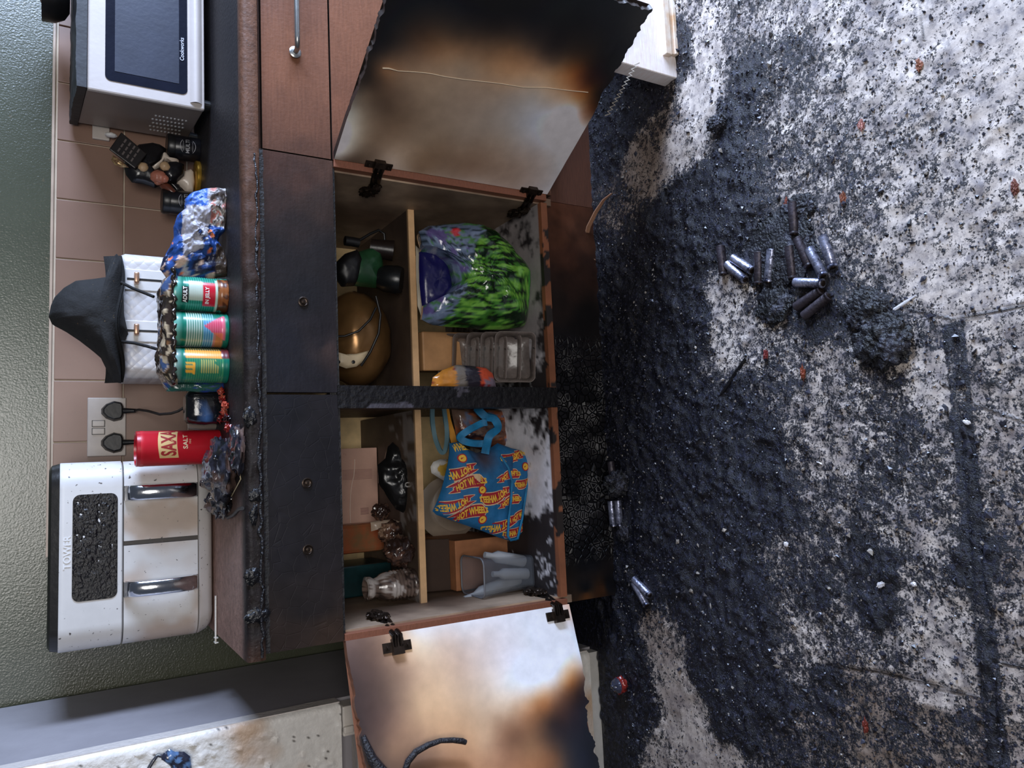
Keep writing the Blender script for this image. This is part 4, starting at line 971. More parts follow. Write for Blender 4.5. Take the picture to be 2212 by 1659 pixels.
for (hx_, hy_, hd_) in ((356, 359, -.03), (309, 361, -.02)):
    q = MB(); q.blob(pf(hx_, hy_, hd_), (.012, .009, .012), .2, 3, int(hx_), 22, 14); q.build('hand', mat('tan_hand', (190, 158, 122), .4), fg, smooth=70)
q = MB(); q.tube([pf(350, 398, -.01), pf(362, 406, -.016), pf(376, 418, -.018)], [.009, .011, .008], 12); q.build('shoe', mat('brown_shoe', (104, 56, 40), .25), fg, smooth=70)
pa, pb, pc, pd = [pf(*p, -.035) for p in ((236, 322), (262, 285), (318, 332), (292, 364))]
q = MB(); nrm_ = Vector(np.cross(pb - pa, pd - pa)).normalized(); nn_ = np.array(nrm_) * .007
q.hexa([pa, pb, pc, pd, pa + nn_, pb + nn_, pc + nn_, pd + nn_]); pq = q.build('plaque', mat('plaque_black', (30, 25, 25), .35), fg, bevel=.002)
q = MB(); rv_ = (pb - pa) / np.linalg.norm(pb - pa); uv_ = -(pd - pa) / np.linalg.norm(pd - pa); sgn = 1 if np.cross(rv_, uv_)[1] < 0 else -1
for i in range(4):
    o0 = pa + (pd - pa) * (.26 + .17 * i) + (pb - pa) * .5 - (np.array([0, .0006, 0]))
    for j in range(3):
        cc_ = o0 + rv_ * (-.014 + .014 * j) ; q.hexa([cc_ + rv_ * a + uv_ * b_ + np.array([0, -.001, 0]) * (k) - np.array([0, .0065, 0]) * 0 for k in (0, 1) for a, b_ in ((-.005, -.002), (.005, -.002), (.005, .002), (-.005, .002))])
q.build('lettering', mat('faint_letter', (96, 86, 84), .5), pq)
q = MB(); q.pillow([pf(a, b_, -.02) for a, b_ in ((243, 335), (250, 340), (272, 356), (278, 362), (262, 362), (248, 356), (240, 345))], (0, -1, 0), .008, 6, 3, .003, 90, 6); q.build('badge', mat('gilt_badge', (196, 168, 120), .3, .5, col2=(96, 50, 34), ns=160), fg, smooth=60)

# microwave
def corner(px, py, Y): return at(px, py, Y)
mw = thing('microwave', 'pale grey microwave oven with a dark glass door and vented side', 'microwave', (.95, .42, .911))
fz0, fz1, mfy = .930, 1.172, .30
q = MB(); X1 = 1.17; zb0, zb1 = .932, 1.184
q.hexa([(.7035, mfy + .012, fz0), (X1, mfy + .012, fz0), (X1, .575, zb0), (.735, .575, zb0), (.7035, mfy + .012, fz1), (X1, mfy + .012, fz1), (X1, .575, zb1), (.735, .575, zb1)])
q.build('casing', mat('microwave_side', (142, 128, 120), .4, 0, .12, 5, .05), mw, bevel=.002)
q = MB(); q.box((.700, mfy, fz0 - .001), (X1, mfy + .013, fz1)); q.build('door', mat('microwave_front', (190, 182, 178), .35, 0, .08, 8), mw, bevel=.004)
gl = []; gx0, gx1, gz0, gz1 = .7285, 1.10, .967, 1.137
q = MB(); rp = rrect(gx0, gx1, gz0, gz1, .012, 5); n_ = len(rp)
q._add([(x, mfy - .0015, z) for x, z in rp] + [(x, mfy + .001, z) for x, z in rp], [tuple(range(n_))] + [(k, n_ + k, n_ + (k + 1) % n_, (k + 1) % n_) for k in range(n_)])
q.build('window', mat('dark_glass', (24, 27, 40), .18, 0, .2), mw)['label'] = 'dark glass window with brand lettering'
q = MB(); q.box((.752, mfy - .0022, .985), (1.08, mfy - .0012, 1.118)); q.build('window_screen', mat('screen_mesh', (48, 52, 66), .35), mw)
q = MB(); V = []
for j in range(9):
    t = j / 8
    V += [(x, mfy - .001 - .009 * math.sin(t * math.pi), .935 + .026 * t) for x in (.712, .8, X1)]
q.grid(np.array(V), 3, 9); q.build('door_lip', mat('microwave_front', (206, 200, 196), .35), mw, smooth=60)
q = MB(); text_mesh(q, 'Cookworks', .0125, (.838, mfy - .0024, .9785), (1, 0, 0), (0, 0, 1), bold=.0002, sx=.95); q.build('lettering', mat('silver_brand', (190, 192, 200), .4), mw)
q = MB()
for r_ in range(5):
    for c_ in range(9):
        px = 314 + c_ * 9.6 + (4.8 if r_ % 2 else 0) - r_ * 3; py = 288 - (8 * r_) + c_ * 1.6
        y_ = .53 - r_ * .03; zz_ = .955 + (8 - c_) * .0085 + (.004 if r_ % 2 else 0); xx_ = .7035 + (y_ - mfy - .012) * (.0315 / .263)
        q.blob((xx_ - .0005, y_, zz_), (.0020, .0050, .0032), .0, 1, 0, 8, 6)
q.build('vent', mat('bright_vent', (236, 234, 232), .2, .6), mw, smooth=60)
for x in (.73, 1.12):
    for y in (.34, .54): q = MB(); q.lathe([(.012, .9115), (.014, .933)], (x, y, 0), 16); q.build('foot', m_black, mw)
q = MB(); a, c = np.meshgrid(np.linspace(.700, 1.2, 60), np.linspace(.292, .58, 30)); V = np.c_[a.ravel(), c.ravel(), np.zeros(a.size)]
tt = (V[:, 1] - .3) / .275; V[:, 2] = fz1 + .001 + (zb1 - fz1) * tt; V[:, 0] += .03 * tt * (1 - (V[:, 0] - .7) / .5)
V2 = V.copy(); V[:, 2] += .013 + (fbm(V, 25, 4, 4)) * .014 * (1 - .4 * tt)
q.grid(V, 60, 30); q.grid(V2, 60, 30, flip=True)
per = [j for j in range(60)] + [j * 60 + 59 for j in range(1, 30)] + [29 * 60 + j for j in range(58, -1, -1)] + [j * 60 for j in range(28, 0, -1)]
q._add(np.vstack([V[per], V2[per]]), [(i, len(per) + i, len(per) + (i + 1) % len(per), (i + 1) % len(per)) for i in range(len(per))])
tag(q.build('burnt_mat', mat('burnt_sheet', (30, 32, 38), .6, 0, .5, 20, .5, 60), smooth=50), 'black soot-caked mat lying over the top of the microwave', 'mat')
mg = at(128, 4, .45)
mug = thing('bowl', 'dark round bowl with brown contents on top of the microwave', 'bowl', (.985, .46, 1.205))
q = MB(); q.lathe([(.028, 1.205), (.045, 1.215), (.056, 1.235), (.058, 1.262), (.054, 1.262), (.05, 1.24), (.001, 1.235)], (.985, .46, 0), 40); q.build('shell', m_black, mug, smooth=50)
q = MB(); q.blob((.985, .45, 1.245), (.045, .045, .02), .5, 3, 3, 24, 14); q.build('contents', mat('brown_contents', (130, 104, 92), .6), mug, smooth=60)

# sockets and plugs
so = thing('double_socket', 'double wall socket with two black plugs above the salt drum', 'socket', (-.026, W - .01, 1.073))
q = MB(); sh_y = W - .004
q.box((-.098, sh_y - .009, 1.073), (.046, sh_y, 1.157)); q.build('faceplate', mat('socket_plate', (196, 186, 178), .4, 0, .15, 12), so, bevel=.002)
for x in (-.017, -.036):
    q = MB(); q.box((x - .008, sh_y - .0125, 1.120), (x + .006, sh_y - .008, 1.146)); q.build('switch', mat('switch_cream', (206, 196, 186), .35), so, bevel=.0015)
    q = MB(); q.box((x - .0092, sh_y - .0094, 1.1185), (x + .0072, sh_y - .0088, 1.1475)); q.build('switch_surround', m_black, so)
for k, x in enumerate((.012, -.066)):
    pg = thing('plug', ('black plug in the right socket, its cord running down to the tins', 'black plug in the left socket, its cord going behind the salt drum')[k], 'plug', (x, sh_y - .03, 1.08), 'black plugs')
    q = MB(); pts = [(-.022, 1.082), (-.012, 1.078), (.012, 1.078), (.022, 1.082), (.026, 1.10), (.018, 1.118), (.006, 1.128), (-.006, 1.128), (-.018, 1.118), (-.026, 1.10)]
    q._add([(x + a, sh_y - .009, z) for a, z in pts] + [(x + a * .85, sh_y - .034, 1.102 + (z - 1.102) * .85) for a, z in pts], [tuple(range(9, -1, -1)), tuple(range(10, 20))] + [(i, (i + 1) % 10, 10 + (i + 1) % 10, 10 + i) for i in range(10)])
    q.build('plug_body', m_black, pg, bevel=.003)
    q = MB(); q.tube([(x, sh_y - .024, 1.086), (x, sh_y - .024, 1.066), (x, sh_y - .026, 1.052)], [.008, .006, .005], 10); q.build('strain_relief', m_black, pg, smooth=50)
    if k == 0: pth_ = [(x, sh_y - .026, 1.055)] + [tuple(at(a, b_, yy)) for a, b_, yy in ((300, 885, .54), (320, 888, .5), (345, 895, .46), (370, 893, .40), (385, 888, .34), (398, 880, .29))]
    else: pth_ = [(x, sh_y - .026, 1.055), (x - .002, sh_y - .03, 1.03), (x - .002, sh_y - .05, 1.0), (x, .5, .93), (x + .01, .42, .9145)]
    q = MB(); q.tube(pth_, .0032, 8); q.build('cord', m_black, pg, smooth=60)
so2 = thing('single_socket', 'small cream wall socket half hidden behind the microwave', 'socket', (.735, W - .01, 1.11))
q = MB(); q.box((.7065, sh_y - .009, 1.113), (.79, sh_y, 1.152)); q.build('faceplate', mat('socket_plate'), so2, bevel=.002)
q = MB(); q.blob(at(240, 292, .57), (.006, .01, .014), .3, 3, 3, 14, 10); q.build('plug_stub', m_white, so2, smooth=60)

# ---------------------------------------------------------------- fridge freezer
fr_ = thing('fridge_freezer', 'tall white fridge freezer with heat-blistered doors at the left edge', 'fridge', (-.96, .38, 0))
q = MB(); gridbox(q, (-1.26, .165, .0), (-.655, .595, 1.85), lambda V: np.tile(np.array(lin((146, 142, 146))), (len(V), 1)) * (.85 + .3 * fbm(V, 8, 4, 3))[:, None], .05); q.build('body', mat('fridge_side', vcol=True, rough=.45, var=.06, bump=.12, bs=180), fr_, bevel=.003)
def c_fd(V):
    n = fbm(V, 9, 4, 3); t = np.clip((n - .45) * 4, 0, 1)[:, None]
    c = np.array(lin((222, 218, 212)))[None] * (1 - t) + np.array(lin((188, 160, 134)))[None] * t
    n2 = fbm(V, 130, 2, 6); c[n2 > .80] = lin((60, 52, 48)); return c
m_fd = mat('blistered_door', vcol=True, rough=.4, var=.08, ns=60, bump=.6, bs=110, bd=.003)
for z0, z1 in ((.035, .655), (.692, 1.84)):
    q = MB(); a, c = np.meshgrid(np.linspace(-1.255, -.652, 150), np.linspace(z0, z1, int((z1 - z0) / .005))); V = np.c_[a.ravel(), np.full(a.size, .118), c.ravel()]
    ed = np.clip((-.652 - V[:, 0]) / .016, 0, 1); V[:, 1] += .014 * (1 - np.sqrt(1 - (1 - ed) ** 2))
    bl_ = fbm(V, 70, 2, 12); V[:, 1] -= np.clip(bl_ - .62, 0, 1) * .03 * (ed > .9) * (V[:, 2] > .69)
    q.grid(V, a.shape[1], a.shape[0], c_fd(V))
    q.box((-1.255, .128, z0), (-.652, .163, z1), lin((196, 188, 182)))
    dd_ = q.build('door', m_fd, fr_, smooth=60); dd_['label'] = 'blistered upper door' if z0 > .5 else 'lower door behind the open cabinet door'
q = MB(); q.box((-.722, .112, .657), (-.66, .16, .690)); q.box((-.715, .105, .668), (-.70, .12, .690)); q.build('hinge_bracket', mat('cream_bracket', (214, 206, 196), .4), fr_, bevel=.003)
q = MB(); q.box((-1.24, .13, 0), (-.66, .16, .034)); q.build('kick_plate', mat('kick', (196, 192, 186), .5), fr_)
q = MB()
def c_mg(V):
    n = fbm(V, 40, 4, 3); c = np.tile(np.array(lin((44, 46, 60))), (len(V), 1)); c[n > .55] = lin((90, 120, 160)); return c
q.pillow([at(a, b_, .10) for a, b_ in ((352, 1628), (366, 1618), (378, 1624), (398, 1624), (411, 1634), (414, 1658), (405, 1700), (380, 1700), (368, 1655), (348, 1640))], (0, -1, 0), .008, 6, 4, .004, 60, 3, c_mg); q.tube([at(a, b_, .105) for a, b_ in ((352, 1634), (340, 1632), (330, 1645), (320, 1662))], .0035, 8, lin((60, 60, 66)))
tag(q.build('melted_magnet', m_vshiny, smooth=60), 'blue-black melted magnet stuck on the upper fridge door', 'magnet')
# scorched cable stubs hanging in front of the left door
q = MB()
def onL(px, py, lift): u, z, P = door_uv(px, py, hl, dl); return P + nL * lift
pp = [(993, 1605, .03), (985, 1602, .03), (965, 1600, .03), (940, 1601, .028), (915, 1610, .024), (890, 1625, .02), (876, 1645, .014), (870, 1668, .009)]
q.tube([onL(*a) for a in pp], [.005, .006, .0055, .0052, .006, .0065, .0065, .006], 10)
tag(q.build('charred_cable', mat('charred_cable', (34, 32, 38), .4, 0, .4, 120, 1, 200, bd=.004), smooth=70), 'curved black charred cable end in front of the left cabinet door', 'cable')
q = MB(); q.tube([onL(782, 1590, .006), onL(790, 1615, .008), onL(800, 1640, .009), onL(822, 1668, .01), onL(850, 1700, .01)], [.005, .008, .010, .011, .011], 10)
tag(q.build('charred_cable', MATS['charred_cable'], smooth=70), 'thick black charred strip along the top corner of the left door', 'cable')

# ---------------------------------------------------------------- white painted board at right
wb = thing('painted_board', 'bright white painted wooden board standing on the floor behind the charred door', 'board', (.95, -.28, 0))
q = MB(); q.box((.702, -.305, .0), (1.5, -.262, .47)); q.build('panel', mat('white_painted_wood', (244, 240, 238), .5, 0, .2, 10, .3, 60, col2=(226, 208, 200), wood=(3, 3, 90)), wb, bevel=.002)
q = MB(); q.box((.752, -.318, .004), (1.5, -.305, .014)); q.box((.752, -.314, .014), (1.5, -.305, .024)); q.box((.747, -.318, .024), (1.5, -.305, .042)); q.build('bead_strip', mat('white_bead', (232, 226, 216), .45, col2=(200, 160, 120)), wb, bevel=.0015)

# ---------------------------------------------------------------- inside the cabinet, right
SH = .472; BS = .19
# green grass bag
gb = thing('shopping_bag', 'shopping bag printed with green grass, slumped in the lower right compartment', 'bag', (.29, .15, BS))
og = [(905, 500), (925, 488), (960, 484), (1000, 482), (1035, 486), (1065, 497), (1090, 520), (1110, 545), (1135, 572), (1148, 592), (1143, 640), (1138, 680), (1130, 706), (1085, 712), (1040, 712), (1000, 708), (965, 706), (935, 702), (912, 690), (915, 660), (960, 640), (985, 610), (975, 570), (945, 545), (912, 530)]
def c_gb(V):
    n = fbm(V * (1, 1, 1), 24, 4, 51); x, z = V[:, 0], V[:, 2]
    st_ = fbm(np.c_[x * 210 + fbm(V, 14, 2, 3) * 7, V[:, 1] * 0, z * 26], 1, 3, 55)
    g = np.array(lin((66, 122, 44)))[None] * (.45 + 1.0 * fbm(V, 30, 3, 4))[:, None]
    g[st_ > .56] = lin((18, 36, 20)); g[st_ < .42] = lin((112, 168, 64))
    sky = np.array(lin((112, 128, 156)))[None] * (.55 + .8 * n)[:, None]; sky[n > .58] = lin((88, 78, 128)); sky[(st_ > .6) & (n < .55)] = lin((38, 50, 60)); sky[(st_ < .37)] = lin((70, 120, 70))
    t = ((z + (n - .5) * .10) < .325 + .42 * (.40 - x))[:, None]
    c = np.where(t, g, sky)
    c[(z < .2)] = lin((60, 150, 50)); r_ = (np.hypot(x - at(980, 503, .07)[0], z - at(980, 503, .07)[2]) < .011); c[r_] = lin((190, 30, 40)); return c
q = MB(); q.pillow([at(a, b_, .095) for a, b_ in og], (0, -1, 0), .05, 30, 4, .016, 34, 5, c_gb, 1.6, cen=at(1040, 600, .095)); q.build('bag_body', m_vshiny, gb, smooth=70, zmin=BS + .0008)
q = MB(); ob = [(905, 545), (930, 535), (958, 545), (968, 575), (975, 605), (978, 640), (970, 668), (935, 672), (912, 665), (905, 610)]
q.pillow([at(a, b_, .13) for a, b_ in ob], (0, -1, 0), .02, 10, 4, .008, 40, 7, lin((24, 22, 78)), 1.0)
tag(q.build('inner_bag', m_vplastic, smooth=70), 'dark blue bag showing inside the mouth of the grass-print bag', 'bag')
q = MB(); q.pillow([at(a, b_, .17) for a, b_ in ((898, 530), (912, 545), (915, 640), (912, 690), (902, 660), (899, 600))], (0, -1, 0), .01, 6, 3, .003, 40, 3); tag(q.build('paper', mat('cream_paper', (214, 204, 184), .8), smooth=60), 'cream crumpled paper behind the dark blue bag', 'paper')
# wooden block box
q = MB(); bx0 = at(918, 722, .21); q.hexa([(.085, .21, BS), (.186, .21, BS), (.195, .33, BS), (.094, .33, BS), (.078, .20, .436), (.178, .20, .436), (.188, .33, .436), (.09, .33, .436)])
tag(q.build('cardboard_box', mat('tan_card', (196, 146, 98), .6, 0, .3, 14, .15, 40), bevel=.004), 'tan cardboard box standing behind the clear plastic trays', 'box')
# food trays, nested, leaning
def make_tray(label):
    t = thing('plastic_tray', label, 'tray', (0, 0, 0), 'nested food trays leaning in the cabinet')
    q = MB(); Wd, Ht, D = .062, .050, .028; P = []; zs_ = [(0, 0, 0), (.004, 0, 0), (.006, 0, -.002), (.010, 0, -D * .9), (.018, 0, -D), (.045, 0, -D)]
    lay = [(0, .002), (.0035, 0), (.0055, -.003), (.0095, -D * .9), (.014, -D), (.045, -D)]
    m_ = 4 * 7; V = []
    for ins, dep in lay:
        ii = min(ins, Ht - .005)
        V += [(x, -dep * -1, z) for x, z in rrect(-Wd + ii, Wd - ii, 0 + ii, 2 * Ht - ii, max(.003, .014 - ins * .3), 6)]
    V = [(x, -(dep), z) for (ins, dep) in lay for x, z in rrect(-Wd + min(ins, .045), Wd - min(ins, .045), min(ins, .045), 2 * Ht - min(ins, .045), max(.003, .014 - ins * .3), 6)]
    V = [(x, y * 1.0, z) for x, y, z in V]
    fs = [(i * m_ + k, i * m_ + (k + 1) % m_, (i + 1) * m_ + (k + 1) % m_, (i + 1) * m_ + k) for i in range(len(lay) - 1) for k in range(m_)] + [tuple((len(lay) - 1) * m_ + k for k in range(m_))]
    q._add(V, fs); q.build('tray_shell', mat('sooty_clear_plastic', (120, 108, 102), .2, 0, .4, 40, .4, 60, alpha=.72, speck=.12, ss=70), t, smooth=40)
    q = MB(); q.tube([(x, .001, z) for x, z in rrect(-Wd, Wd, 0, 2 * Ht, .014, 6)] + [(rrect(-Wd, Wd, 0, 2 * Ht, .014, 6)[0][0], .001, rrect(-Wd, Wd, 0, 2 * Ht, .014, 6)[0][1])], .0018, 6); q.build('tray_rim', mat('tray_rim', (150, 138, 134), .2), t, smooth=60)
    return t
pr_ = make_tray('sooty clear food tray, frontmost of the nested leaning stack')
labs = ['sooty clear food tray, second from the front of the leaning stack', 'sooty clear food tray, third from the front of the leaning stack', 'sooty clear food tray, fourth from the front of the leaning stack', 'sooty clear food tray, rearmost against the cardboard box']
for i in range(5):
    t = pr_ if i == 0 else copy_tree(pr_)
    if i: t['label'] = labs[i - 1]
    t.location = (.100 + .002 * i, .062 + .027 * i, BS + .002 + .026 * i); t.rotation_euler = (R(-28), R(2), R(-4))
# crisp packet at stile
def c_pk(V):
    x, z = V[:, 0], V[:, 2]; n = fbm(V, 30, 4, 3); c = np.tile(np.array(lin((44, 40, 50))), (len(V), 1)); c[z > .385] = lin((116, 108, 100)); c[z > .41] = lin((196, 128, 50)); c[(z < .345) & (x > .03)] = lin((206, 84, 56)); c[(z < .335) & (x < .045)] = lin((126, 112, 128)); c[n > .62] = lin((120, 30, 34)); return c
q = MB(); q.pillow([at(a, b_, .085) for a, b_ in ((930, 838), (935, 815), (955, 800), (985, 788), (1020, 790), (1050, 795), (1064, 806), (1072, 836), (1040, 842), (980, 842))], (0, -1, 0), .015, 10, 4, .005, 40, 4, c_pk, 1.0)
tag(q.build('snack_packet', m_vshiny, smooth=70), 'orange, grey and red snack packet beside the middle stile', 'packet')
# upper right: gold appliance
ga = thing('appliance', 'bronze-coloured rounded appliance with a cream screwed band and black cord', 'appliance', (.15, .34, SH))
q = MB(); q.blob((.172, .33, .567), (.122, .095, .092), .06, 3, 4, 48, 30); q.build('housing', mat('bronze', (150, 112, 70), .28, .6, .35, 8, .15, 14), ga, smooth=80)
q = MB(); V = []
for i in range(15):
    a = -1.25 + 1.35 * i / 14; 
    for j in range(4): V.append((.078 + .024 * j / 3 - .045, 0, 0))
ccx = at(765, 775, .22)
q.pillow([at(a, b_, .232) for a, b_ in ((724, 760), (745, 765), (770, 764), (797, 757), (788, 778), (770, 792), (748, 796), (724, 787))], (0, -1, 0), .012, 6, 4, .001, 20, 3, None, 1.0); bd_ = q.build('band', mat('cream_band', (226, 206, 172), .4), ga, smooth=60)
for px in (731, 763):
    q = MB(); q.lathe([(.0042, 0), (.0042, .002), (.002, .003)], at(px, 782, .2165), 14, rot=Matrix.Rotation(R(90), 3, 'X')); q.build('screw', m_black, bd_, smooth=50)
q = MB(); q.tube([at(a, b_, y) for a, b_, y in ((722, 727, .22), (745, 726, .21), (775, 715, .2), (800, 690, .19), (812, 665, .19))], .0028, 8)
q.tube([at(a, b_, y) for a, b_, y in ((812, 640, .19), (822, 680, .19), (818, 720, .19), (800, 760, .2), (780, 790, .22))], .0032, 8); q.build('cord', m_black, ga, smooth=60)
# green power tool
pt = thing('power_tool', 'dark green power tool with black round nozzle on the upper right shelf', 'power tool', (.33, .26, SH))
Yt = .24
q = MB(); q.pillow([at(a, b_, Yt) for a, b_ in ((770, 545), (800, 535), (820, 545), (826, 575), (815, 600), (812, 622), (770, 618), (745, 612), (740, 580))], (0, -1, 0), .035, 12, 4, .004, 30, 3, None, 1.0); q.build('motor_housing', mat('dark_green_plastic', (34, 74, 46), .3, 0, .4, 20), pt, smooth=70)
q = MB(); q.pillow([at(a, b_, Yt - .01) for a, b_ in ((722, 570), (745, 548), (770, 540), (782, 560), (775, 600), (765, 618), (740, 620), (722, 595))], (0, -1, 0), .03, 10, 4, .004, 30, 4, None, 1.0); q.build('grip', m_black, pt, smooth=70)
A_ = Vector(at(818, 600, Yt - .01)); B_ = Vector(at(868, 606, Yt - .04))
q = MB(); q.tube([A_, A_.lerp(B_, .25), A_.lerp(B_, .5), A_.lerp(B_, .8), B_], [.026, .033, .034, .036, .032], 24); q.build('nozzle', mat('tool_black', (20, 22, 24), .3), pt, smooth=50)
q = MB(); q.tube([Vector(at(800, 535, Yt)), Vector(at(850, 542, Yt - .02))], [.022, .026], 20); q.build('end_cap', mat('dark_brown_plastic', (34, 26, 24), .3), pt, smooth=50)
q = MB(); q.tube([at(a, b_, y) for a, b_, y in ((752, 525, Yt), (775, 520, Yt), (800, 505, Yt), (818, 497, Yt), (830, 505, Yt), (832, 530, Yt))], .0035, 8); q.tube([at(a, b_, y) for a, b_, y in ((745, 520, Yt), (760, 522, Yt), (775, 525, Yt))], .012, 12); q.build('cord', m_black, pt, smooth=60)

# ---------------------------------------------------------------- inside the cabinet, left
# printed tote
Yb = .15
tt_ = thing('tote_bag', 'crumpled blue tote bag with red and yellow flame logos and blue handles', 'bag', (-.24, .16, BS))
ot = [(991, 955), (1005, 968), (1030, 978), (1052, 972), (1075, 957), (1105, 968), (1146, 978), (1147, 1000), (1138, 1050), (1130, 1100), (1126, 1150), (1115, 1168), (1103, 1168), (1080, 1162), (1045, 1148), (1010, 1136), (975, 1124), (942, 1112), (934, 1104), (945, 1080), (955, 1050), (962, 1025), (968, 1000), (971, 978), (971, 957)]
cen_ = at(1050, 1070, Yb); DEP = .035
def c_tb(V):
    n = fbm(V, 20, 4, 61); c = np.array(lin((20, 96, 146)))[None] * (.6 + .8 * n)[:, None]
    d_ = np.hypot(V[:, 0] - at(1035, 990, Yb)[0], V[:, 2] - at(1035, 990, Yb)[2]); k = np.clip(1 - d_ / .045, 0, .8)[:, None]; return c * (1 - k) + np.array(lin((70, 48, 40))) * k
q = MB(); q.pillow([at(a, b_, Yb) for a, b_ in ot], (0, -1, 0), DEP, 26, 5, .010, 18, 9, c_tb, .9, cen=cen_); q.build('bag_body', m_vcloth, tt_, smooth=70, zmin=BS + .0008)
OT = np.array([at(a, b_, Yb)[[0, 2]] for a, b_ in ot])
def surf(x, z):
    """front surface of the tote at x, z"""
    p = np.array([x, z]) - cen_[[0, 2]]; best = 0
    n = len(OT)
    r = np.hypot(*p)
    if r < 1e-6: t = 0
    else:
        d = p / r; t = 1
        for i in range(n):
            a = OT[i] - cen_[[0, 2]]; b_ = OT[(i + 1) % n] - cen_[[0, 2]]; e = b_ - a
            den = d[0] * e[1] - d[1] * e[0]
            if abs(den) < 1e-12: continue
            s_ = (a[0] * e[1] - a[1] * e[0]) / den; u = (a[0] * d[1] - a[1] * d[0]) / den
            if s_ > 0 and -1e-9 <= u <= 1 + 1e-9: t = min(1, r / s_); break
    base_ = Yb - DEP * math.sqrt(max(0, 1 - t ** 3))
    V = np.array([[x, base_, z]]); return base_ - ((fbm(V, 18, 4, 9)[0] - .5) * 2 * .010 * (1 - .5 * t ** 4))
red = MB(); yel = MB(); let = MB()
def inside(x, z):
    c = False; n = len(OT)
    for i in range(n):
        a, b_ = OT[i], OT[(i + 1) % n]
        if (a[1] > z) != (b_[1] > z) and x < (b_[0] - a[0]) * (z - a[1]) / (b_[1] - a[1]) + a[0]: c = not c
    return c
def place(mb, poly2, c0, ang, s, lift, flip=1, sub=3):
    """poly2 triangles/quads in logo plane -> tote surface. logo x runs down the picture-upright, y to the right"""
    ca, sa = math.cos(ang), math.sin(ang)
    vs = []; ok = []
    for x, y in poly2[0]:
        X = (x * ca - y * sa) * s; Y_ = (x * sa + y * ca) * s
        wx = c0[0] + Y_; wz = c0[2] - X
        ok.append(inside(wx, wz)); vs.append((wx, surf(wx, wz) - lift, wz))
    fs = [f for f in poly2[1] if all(ok[i] for i in f)]
    mb._add(vs, fs)
def strip(top, bot):
    n = len(top); return (top + bot, [(i, i + 1, n + i + 1, n + i) for i in range(n - 1)])
def flame(h, tail=1):
    xs_ = [i / 24 for i in range(25)]; top = []; bot = []
    for t in xs_:
        x = -.5 + t; bow = .10 * math.sin(t * math.pi)
        hh = h * (.55 + .45 * math.sin(min(1, t * 1.25) * math.pi * .5)) * (1 if t < .9 else (1 - t) * 10 * .8 + .2)
        if t < .28: hh *= .35 + .65 * t / .28
        top.append((x, bow + hh * .5)); bot.append((x, bow - hh * .5))
    return strip(top, bot)
def tongue(y0, h): 
    xs_ = [i / 8 for i in range(9)]
    return strip([(-.66 + .34 * t, y0 + h * (t ** .7) * .5 + .04 * t) for t in xs_], [(-.66 + .34 * t, y0 - h * (t ** .7) * .5 + .02 * t) for t in xs_])
def logo(px, py, s=.082, ang=0.22, rev=False):
    c0 = at(px, py, Yb - .02); a = ang + (math.pi if rev else 0)
    place(yel, flame(.40), c0, a, s * 1.05, .0008); place(yel, tongue(.10, .14), c0, a, s * 1.05, .0008); place(yel, tongue(-.08, .16), c0, a, s * 1.05, .0008)
    place(red, flame(.36), c0, a, s, .0014); place(red, tongue(.10, .10), c0, a, s, .0014); place(red, tongue(-.08, .12), c0, a, s, .0014)
    cu = bpy.data.curves.new('t', 'FONT'); cu.body = 'HOT WHEELS'; cu.size = .175; cu.align_x = 'CENTER'; cu.align_y = 'CENTER'; cu.offset = .008; cu.resolution_u = 2
    o = bpy.data.objects.new('t', cu); COL.objects.link(o); me = o.evaluated_get(bpy.context.evaluated_depsgraph_get()).to_mesh()
    P2 = [(v.co.x * .92 + .06, v.co.y * (1.25 + .5 * math.cos(v.co.x * 3)) + .095 * math.sin((v.co.x + .5) * math.pi)) for v in me.vertices]; fs = [tuple(p.vertices) for p in me.polygons]
    place(let, (P2, fs), c0, a, s, .0020); bpy.data.objects.remove(o); bpy.data.curves.remove(cu)
for px, py, rev in ((1010, 1048, 0), (1062, 1068, 1), (978, 1087, 1), (1014, 1112, 0), (1098, 1085, 0), (1074, 1132, 1), (984, 1018, 1), (1128, 985, 0), (1128, 1040, 1), (1122, 1118, 0), (1095, 1030, 0), (985, 975, 0), (1100, 985, 1), (1110, 1145, 1)):
    logo(px, py, .080 if 960 < px < 1090 else .060, .20, bool(rev))
for px, py in ((1039, 1122), (1034, 1058), (1131, 1008), (996, 990)):
    c0 = at(px, py, Yb - .02); disc = lambda r: ([(0, 0)] + [(r * math.cos(2 * math.pi * i / 20), r * math.sin(2 * math.pi * i / 20)) for i in range(20)], [(0, 1 + i, 1 + (i + 1) % 20) for i in range(20)])
    place(red, disc(1), c0, 0, .0112, .0022); place(let, disc(1), c0, 0, .0085, .0026); place(red, strip([(-.5 + t / 6, .2 + .12 * math.sin(t)) for t in range(7)], [(-.5 + t / 6, -.12 + .2 * t / 6) for t in range(7)]), c0, .5, .0085, .0030)
yel.build('logo_outline', mat('logo_cream', (226, 190, 150), .7), tt_); red.build('logo_flame', mat('logo_red', (166, 24, 44), .7), tt_); let.build('logo_lettering', mat('logo_yellow', (240, 190, 62), .7), tt_)
m_strap = mat('blue_strap', (20, 124, 176), .65, 0, .4, 40)
